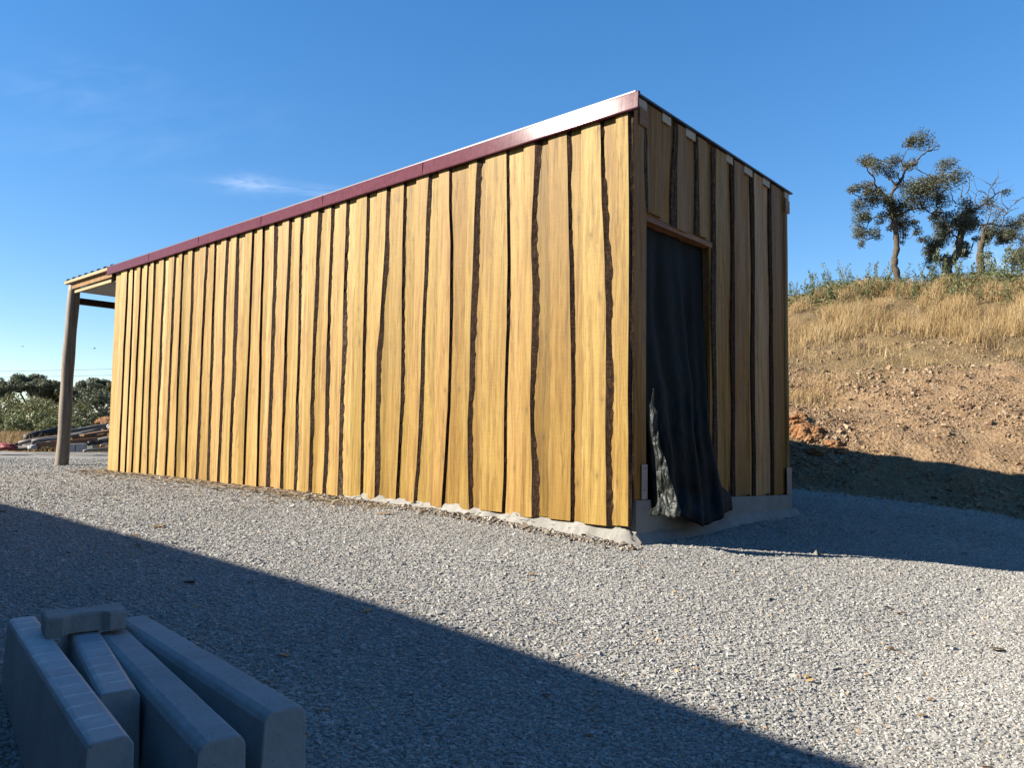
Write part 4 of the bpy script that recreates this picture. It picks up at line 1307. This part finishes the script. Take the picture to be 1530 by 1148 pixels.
def beam(name, p0, p1, w, h, mat, label, cat, round_=False, b=.3, tone=.5, group=PG):
    """p = (px, py, distance)"""
    A = at(*p0); B = at(*p1)
    mid = (A + B) / 2
    d = B - A; ln = np.linalg.norm(d); d /= ln
    o_ = None
    m_ = MB()
    if round_:
        ts = np.linspace(-.5, .5, 9)
        m_.tube([(ln * t, .012 * math.sin(9 * t + b * 9), .012 * math.cos(7 * t + b * 5)) for t in ts], [w * .5 * (1 - .18 * t) * (1 + .06 * math.sin(31 * t + b * 20)) for t in ts], 10, 0, b, tone)
    else:
        m_.box((-ln / 2, -w / 2, -h / 2), (ln / 2, w / 2, h / 2), 0, b, tone)
    ob = m_.build(name, [mat], None, 0 if round_ else .006)
    ex = Vector(d); ez = Vector((0, 0, 1)); ey = ez.cross(ex).normalized(); ez = ex.cross(ey)
    M = Matrix((ex, ey, ez)).transposed().to_4x4(); M.translation = Vector(mid)
    ob.matrix_world = M
    return tag(ob, label, cat, group)


beam('timber_beam', (54, 665.5, 17.6), (146, 657.5, 18.2), .14, .115, W_BEAMX, 'reddish brown squared beam at the front of the timber pile', 'beam', b=.2, tone=.5)
beam('round_log', (28, 663, 18.6), (150, 643, 19.6), .11, .1, W_LOGX, 'long grey pole slanting up behind the squared beam', 'log', True, .4, .6)
beam('round_log', (48, 661, 18.4), (128, 649, 19.2), .10, .1, W_LOGX, 'pale grey pole lying just above the squared beam', 'log', True, .7, .75)
beam('round_log', (100, 646, 19.8), (160, 637, 20.6), .15, .1, W_LOGX, 'thick grey log highest on the right of the pile', 'log', True, .9, .45)
beam('timber_plank', (122, 651, 19.0), (172, 643, 19.8), .20, .06, W_BEAMX, 'brown plank in the pile leaning towards the shed corner', 'plank', b=.5, tone=.35)
beam('timber_plank', (143, 660, 18.6), (174, 653, 19.4), .20, .10, W_LOGX, 'grey brown plank end beside the shed corner', 'plank', b=.6, tone=.35)
beam('blackened_log', (38, 656, 20.2), (86, 642, 21.2), .22, .1, W_BURNT, 'blackened log behind the left of the pile', 'log', True, .3, .5)
beam('blackened_log', (60, 650, 20.8), (112, 642, 21.4), .20, .1, W_BURNT, 'second blackened log, partly behind the porch post', 'log', True, .6, .7)
beam('blackened_log', (16, 670, 18.2), (60, 668, 18.0), .13, .1, W_BURNT, 'low dark log on the ground beside the red sack', 'log', True, .8, .9)
beam('thin_branch', (150, 665.5, 17.6), (174, 661.5, 18.0), .045, .04, W_LOGX, 'pale thin branch on the ground next to the shed', 'branch', True, .2, .9)
beam('thin_branch', (125, 675, 16.9), (174, 667.5, 17.4), .06, .04, W_LOGX, 'longer pale branch lying nearest the shed corner', 'branch', True, .5, .85)
for q, (pa, pb_, lab) in enumerate((((100.5, 669.5, 17.7), (114, 669.2, 17.75), 'grey concrete block under the squared beam, left one'), ((115, 669.2, 17.75), (128.5, 668.8, 17.8), 'grey concrete block under the squared beam, right one'),
                                    ((128, 668, 18.3), (142, 667, 18.3), 'darker concrete block right end under the pile'))):
    beam('concrete_block', pa, pb_, .2, .19, CONC_K, lab, 'block', b=.1 * q, group='concrete blocks under the timber pile')


for i_, (pa, pb_, w_, mt_, tn_, lab_) in enumerate((
        ((70, 667, 17.9), (126, 662, 18.1), .07, W_LOGX, .3, 'dark thin pole below the squared beam'), ((34, 667, 18.3), (78, 660, 18.6), .08, W_LOGX, .8, 'pale short pole end left of the squared beam'),
        ((86, 652, 19.4), (166, 645, 20.0), .09, W_BURNT, .9, 'dark pole running just under the top grey log'), ((108, 655, 19.0), (160, 650, 19.3), .10, W_BEAMX, .2, 'dark brown log behind the right of the squared beam'),
        ((132, 664, 18.0), (172, 657, 18.6), .10, W_BURNT, 1.0, 'dark log low beside the shed corner'), ((20, 667, 18.9), (60, 655, 19.5), .09, W_BURNT, .8, 'dark pole slanting up above the white sack'),
        ((60, 658, 19.2), (112, 649, 19.8), .07, W_LOGX, .9, 'bleached thin pole between the grey poles'))):
    beam('round_log', pa, pb_, w_, w_, mt_, lab_, 'log', True, .13 * i_ + .05, tn_)


def sack(name, p, rx, ry, rz_, mat, label, seed):
    c = at(*p)
    import bmesh
    bm = bmesh.new(); bmesh.ops.create_icosphere(bm, subdivisions=4, radius=1)
    for v in bm.verts:
        d = v.co.copy()
        k_ = 1 + .45 * float(fbm(d.x * 1.6 + seed, d.y * 1.6 + d.z * 1.3, seed, 3))
        v.co = Vector((d.x * rx * k_, d.y * ry * k_, max(d.z, -.55) * rz_ * k_))
    me_ = bpy.data.meshes.new(name); bm.to_mesh(me_); bm.free()
    me_.polygons.foreach_set('use_smooth', [True] * len(me_.polygons)); me_.materials.append(mat)
    ob = obj(name, me_); ob.location = Vector(c); return tag(ob, label, 'sack')


sack('sack', (3, 669, 17.6), .30, .2, .10, REDBAG, 'red plastic sack slumped at the left edge of the yard', 3)
sack('sack', (48, 669, 17.5), .10, .09, .075, WHITEBAG, 'small white sack left of the squared beam', 5)
sack('sack', (166, 639, 20.5), .12, .1, .10, WHITEBAG, 'white sack scrap on top of the pile by the shed corner', 8)


def rock(name, p, s3, label, seed, sub=4):
    import bmesh
    bm = bmesh.new(); bmesh.ops.create_icosphere(bm, subdivisions=sub, radius=1)
    for v in bm.verts:
        d = v.co.copy()
        k_ = 1 + .5 * float(fbm(d.x * 1.5 + seed, d.y * 1.5 + d.z * 2.1, seed, 4)) + .22 * abs(float(vnoise(d.x * 5 + seed, d.z * 6 + d.y * 3, seed + 3)))
        v.co = Vector((d.x * s3[0] * k_, d.y * s3[1] * k_, d.z * s3[2] * k_))
    me_ = bpy.data.meshes.new(name); bm.to_mesh(me_); bm.free(); me_.materials.append(ROCK)
    ob = obj(name, me_); ob.location = Vector([float(q) for q in p]); return tag(ob, label, 'rock', 'rocks in the cut bank')


for (px_, py_, sx_, sz_, lab, sd) in ((1206, 652, .24, .17, 'orange layered rock lump in the bank beside the shed corner', 3), (1192, 628, .16, .10, 'darker rock tucked behind the orange lump', 9),
                                      (1243, 668, .15, .10, 'smaller broken rock right of the orange lump', 14), (1258, 676, .10, .07, 'little yellowish rock at the shadow edge', 21), (1222, 676, .15, .08, 'flat rock at the foot of the orange lump', 27)):
    P = hit(px_, py_, 9)
    rock('rock', P, (sx_, sx_ * .8, sz_), lab, sd)
# clods of red earth in the wood pile corner
rock('earth_clod', at(160, 632, 22), (.30, .2, .16), 'reddish earth heap behind the timber pile', 33)

# ------------------------------------------------------------------ small things
leafmb = MB()
leafmb.add([(-.5, 0, .04), (-.2, -.22, 0), (.2, -.24, .03), (.5, 0, .10), (.2, .2, .06), (-.2, .24, .02), (0, 0, .09)], [(0, 1, 6), (1, 2, 6), (2, 3, 6), (3, 4, 6), (4, 5, 6), (5, 0, 6)], 0, 0, .6)
lf0 = None
for i, (px_, py_, sz, lab) in enumerate(((748, 1050, .055, 'yellow dead leaf on the shaded gravel, nearest the middle'), (993, 990, .05, 'tan dead leaf on sunlit gravel above the shadow edge'), (1204, 1018, .045, 'pale dead leaf on sunlit gravel at lower right'),
                                         (1032, 1064, .05, 'brown dead leaf just inside the long shadow edge'), (1090, 1092, .045, 'curled dead leaf in shade near the bottom edge'), (795, 862, .06, 'brown dead leaf on gravel below the shed boards'),
                                         (424, 985, .06, 'dark dead leaf in shade near the rightmost kerb stone'), (548, 918, .06, 'dead leaf lying on the shadow edge'), (1210, 1022, .04, 'small dead leaf beside the pale one'))):
    P = hit(px_, py_, 1.2)
    if lf0 is None: ob = leafmb.build('dead_leaf', [DEADLEAF]); lf0 = ob
    else: ob = lf0.copy(); COL.objects.link(ob)
    ob.location = Vector([P[0], P[1], P[2] + .014]); ob.scale = (sz, sz, sz); ob.rotation_euler = (random.uniform(-.3, .3), random.uniform(-.3, .3), random.uniform(0, 6))
    tag(ob, lab, 'leaf', 'dead leaves on the gravel')
# white stone at the shadow edge
P = hit(1222, 832, 3)
sv, sf = stones(np.array([[P[0], P[1], P[2] + .02]]), np.array([.05]))
wso = tag(obj('white_stone', np_mesh('white_stone', sv - P[None], sf, [CONC], {'tone': np.full(6, .9)})), 'single pale stone at the edge of the shed shadow', 'stone'); wso.location = Vector(P)

# power lines far off on the left
for (ya, yb, lab) in ((549.5, 544.0, 'upper thin power line above the distant oaks'), (558, 553.5, 'lower thin power line above the distant oaks')):
    A = at(-500, ya + 10, 75); B = at(760, yb - 14, 95)
    mbw = MB()
    mbw.tube([A * (1 - t) + B * t - np.array([0, 0, 1.0]) * (4 * t * (1 - t)) * .6 for t in np.linspace(0, 1, 24)], .016, 5)
    tag(mbw.build('power_line', [WIRE], fix=False), lab, 'power line')
# two birds
for (px_, py_, lab) in ((34, 518, 'tiny dark bird in the sky, left one'), (141, 521, 'tiny dark bird in the sky near the porch post')):
    c = at(px_, py_, 42)
    mbb = MB()
    mbb.tube([(-.07, 0, 0), (-.03, 0, .004), (.02, 0, .008), (.06, 0, .006)], [.006, .022, .024, .008], 8)
    mbb.add([(-.02, .015, .01), (.03, .015, .012), (.02, .13, .04), (-.02, .12, .035), (-.02, .015, .016), (.03, .015, .018), (.02, .13, .044), (-.02, .12, .039)], [(0, 3, 2, 1), (4, 5, 6, 7), (0, 1, 5, 4), (1, 2, 6, 5), (2, 3, 7, 6), (3, 0, 4, 7)])
    mbb.add([(-.02, -.015, .01), (.03, -.015, .012), (.02, -.13, .04), (-.02, -.12, .035), (-.02, -.015, .016), (.03, -.015, .018), (.02, -.13, .044), (-.02, -.12, .039)], [(0, 1, 2, 3), (4, 7, 6, 5), (0, 4, 5, 1), (1, 5, 6, 2), (2, 6, 7, 3), (3, 7, 4, 0)])
    ob = mbb.build('bird', [FEATHER]); ob.location = Vector(c); ob.rotation_euler = (.3, 0, random.uniform(0, 6)); tag(ob, lab, 'bird')

# ------------------------------------------------------------------ the building opposite, which shades the foreground
SUN_AZ, SUN_EL = math.radians(-100), math.radians(29)
EAVE_C = 2.285                      # where its shadow edge falls, measured along the normal of the long wall
trav = np.array([math.cos(SUN_EL) * -math.sin(SUN_AZ), math.cos(SUN_EL) * -math.cos(SUN_AZ)]); trav /= np.linalg.norm(trav)
nrm = np.array([-SN, CS])          # local +y in world
EAVE_H = 3.0
shift = EAVE_H / math.tan(SUN_EL) * (trav @ nrm)
eave_y = EAVE_C - (np.array([SX, SY]) @ nrm) - shift      # local y of the eave line
ob_ = empty('outbuilding', (SX, SY, 0), 'low rendered outbuilding across the yard whose roof edge shades the foreground', 'building', rz=STH)
mb = MB()
mb.box((-14.0, eave_y - 4.0, -.6), (10.0, eave_y - .30, EAVE_H - .13)); mb.build('wall', [RENDER_W], ob_)
mb = MB()
mb.box((-14.3, eave_y - 4.3, EAVE_H - .129), (10.3, eave_y, EAVE_H)); mb.build('roof', [FASCIA], ob_)

# ------------------------------------------------------------------ light, sky, camera
w = bpy.data.worlds.new('World'); scene.world = w; w.use_nodes = True
nt = w.node_tree; nt.nodes.clear()
def wn(t, **k):
    nd = nt.nodes.new(t)
    for a_, b_ in k.items(): setattr(nd, a_, b_)
    return nd
sky = wn('ShaderNodeTexSky', sky_type='NISHITA', sun_disc=False)
sky.sun_elevation = SUN_EL; sky.sun_rotation = SUN_AZ
sky.altitude = 300; sky.air_density = 1.0; sky.dust_density = .0; sky.ozone_density = 3.2
hsv = wn('ShaderNodeHueSaturation'); hsv.inputs['Saturation'].default_value = 1.50; hsv.inputs['Hue'].default_value = .507; hsv.inputs['Value'].default_value = 1.0
gm = wn('ShaderNodeGamma'); gm.inputs['Gamma'].default_value = .72
nt.links.new(sky.outputs[0], gm.inputs['Color']); nt.links.new(gm.outputs[0], hsv.inputs['Color'])
tc = wn('ShaderNodeTexCoord')


def cloud(center, ra, rb, tilt, scale, lo, hi, amount):
    """a wisp of cirrus around a direction of the sky"""
    c_ = Vector(center).normalized(); ex = Vector((0, 0, 1)).cross(c_).normalized() * -1; ey = c_.cross(ex).normalized() * -1
    e1 = ex * math.cos(tilt) + ey * math.sin(tilt); e2 = -ex * math.sin(tilt) + ey * math.cos(tilt)
    def dot(v):
        nd = wn('ShaderNodeVectorMath', operation='DOT_PRODUCT'); nt.links.new(tc.outputs['Generated'], nd.inputs[0]); nd.inputs[1].default_value = v; return nd.outputs['Value']
    def mth(op, a_, b_=None):
        nd = wn('ShaderNodeMath', operation=op)
        for i_, q in enumerate((a_, b_)):
            if q is None: continue
            if isinstance(q, bpy.types.NodeSocket): nt.links.new(q, nd.inputs[i_])
            else: nd.inputs[i_].default_value = q
        return nd.outputs[0]
    d1 = mth('DIVIDE', dot(e1), ra); d2 = mth('DIVIDE', dot(e2), rb)
    fr = mth('GREATER_THAN', dot(c_), 0.0)
    r2 = mth('ADD', mth('POWER', mth('ABSOLUTE', d1), 2.0), mth('POWER', mth('ABSOLUTE', d2), 2.0))
    fall = mth('EXPONENT', mth('MULTIPLY', r2, -1.0))
    cx = wn('ShaderNodeCombineXYZ'); nt.links.new(d1, cx.inputs[0]); nt.links.new(d2, cx.inputs[1])
    nz = wn('ShaderNodeTexNoise'); nz.inputs['Scale'].default_value = scale; nz.inputs['Detail'].default_value = 6; nz.inputs['Distortion'].default_value = .6
    nt.links.new(cx.outputs[0], nz.inputs['Vector'])
    mr = wn('ShaderNodeMapRange', interpolation_type='SMOOTHSTEP'); nt.links.new(nz.outputs['Fac'], mr.inputs['Value']); mr.inputs['From Min'].default_value = lo; mr.inputs['From Max'].default_value = hi
    return mth('MULTIPLY', mth('MULTIPLY', mth('MULTIPLY', fall, mr.outputs[0]), amount), fr)


col = hsv.outputs[0]
def dirpx(x_, y_):
    d = ((x_ - 765) * rt - (y_ - 574) * up) / F_PX + fw
    return tuple(d / np.linalg.norm(d))
for args in ((dirpx(372, 274), .030, .0095, .12, 1.2, .22, .62, .16), (dirpx(110, 130), .09, .035, .3, 1.6, .35, .75, .035), (dirpx(215, 200), .14, .04, .35, 1.5, .35, .75, .03), (dirpx(470, 285), .10, .008, .02, 1.4, .3, .7, .10), (dirpx(1515, 405), .05, .02, -.4, 1.6, .3, .7, .25)):
    f_ = cloud(*args)
    mx = wn('ShaderNodeMix', data_type='RGBA'); nt.links.new(f_, mx.inputs[0]); nt.links.new(col, mx.inputs[6]); mx.inputs[7].default_value = (5.2, 5.4, 6.0, 1)
    col = mx.outputs[2]
bg = wn('ShaderNodeBackground'); bg.inputs['Strength'].default_value = .087
nt.links.new(col, bg.inputs['Color'])
ow = wn('ShaderNodeOutputWorld'); nt.links.new(bg.outputs[0], ow.inputs['Surface'])

sl = bpy.data.lights.new('sun', 'SUN'); sl.energy = 5.0; sl.angle = math.radians(.53); sl.color = (1.0, .93, .80)
so = bpy.data.objects.new('sun', sl); COL.objects.link(so)
sd = Vector((math.sin(SUN_AZ) * math.cos(SUN_EL), math.cos(SUN_AZ) * math.cos(SUN_EL), math.sin(SUN_EL)))
so.rotation_euler = sd.to_track_quat('Z', 'Y').to_euler(); so.location = sd * 30

cd = bpy.data.cameras.new('camera'); cam = bpy.data.objects.new('camera', cd); COL.objects.link(cam)
M = Matrix(((rt[0], up[0], -fw[0]), (rt[1], up[1], -fw[1]), (rt[2], up[2], -fw[2]))).to_4x4(); M.translation = Vector((0, 0, CAM_H))
cam.matrix_world = M
cd.sensor_width = 36; cd.lens = 36 * F_PX / 1530; cd.clip_start = .05; cd.clip_end = 3000
scene.camera = cam
vs_ = scene.view_settings
scene.display_settings.display_device = 'sRGB'
vs_.view_transform = 'Standard'; vs_.look = 'None'; vs_.exposure = 1.80; vs_.gamma = 1.0
scene.cycles.max_bounces = 6
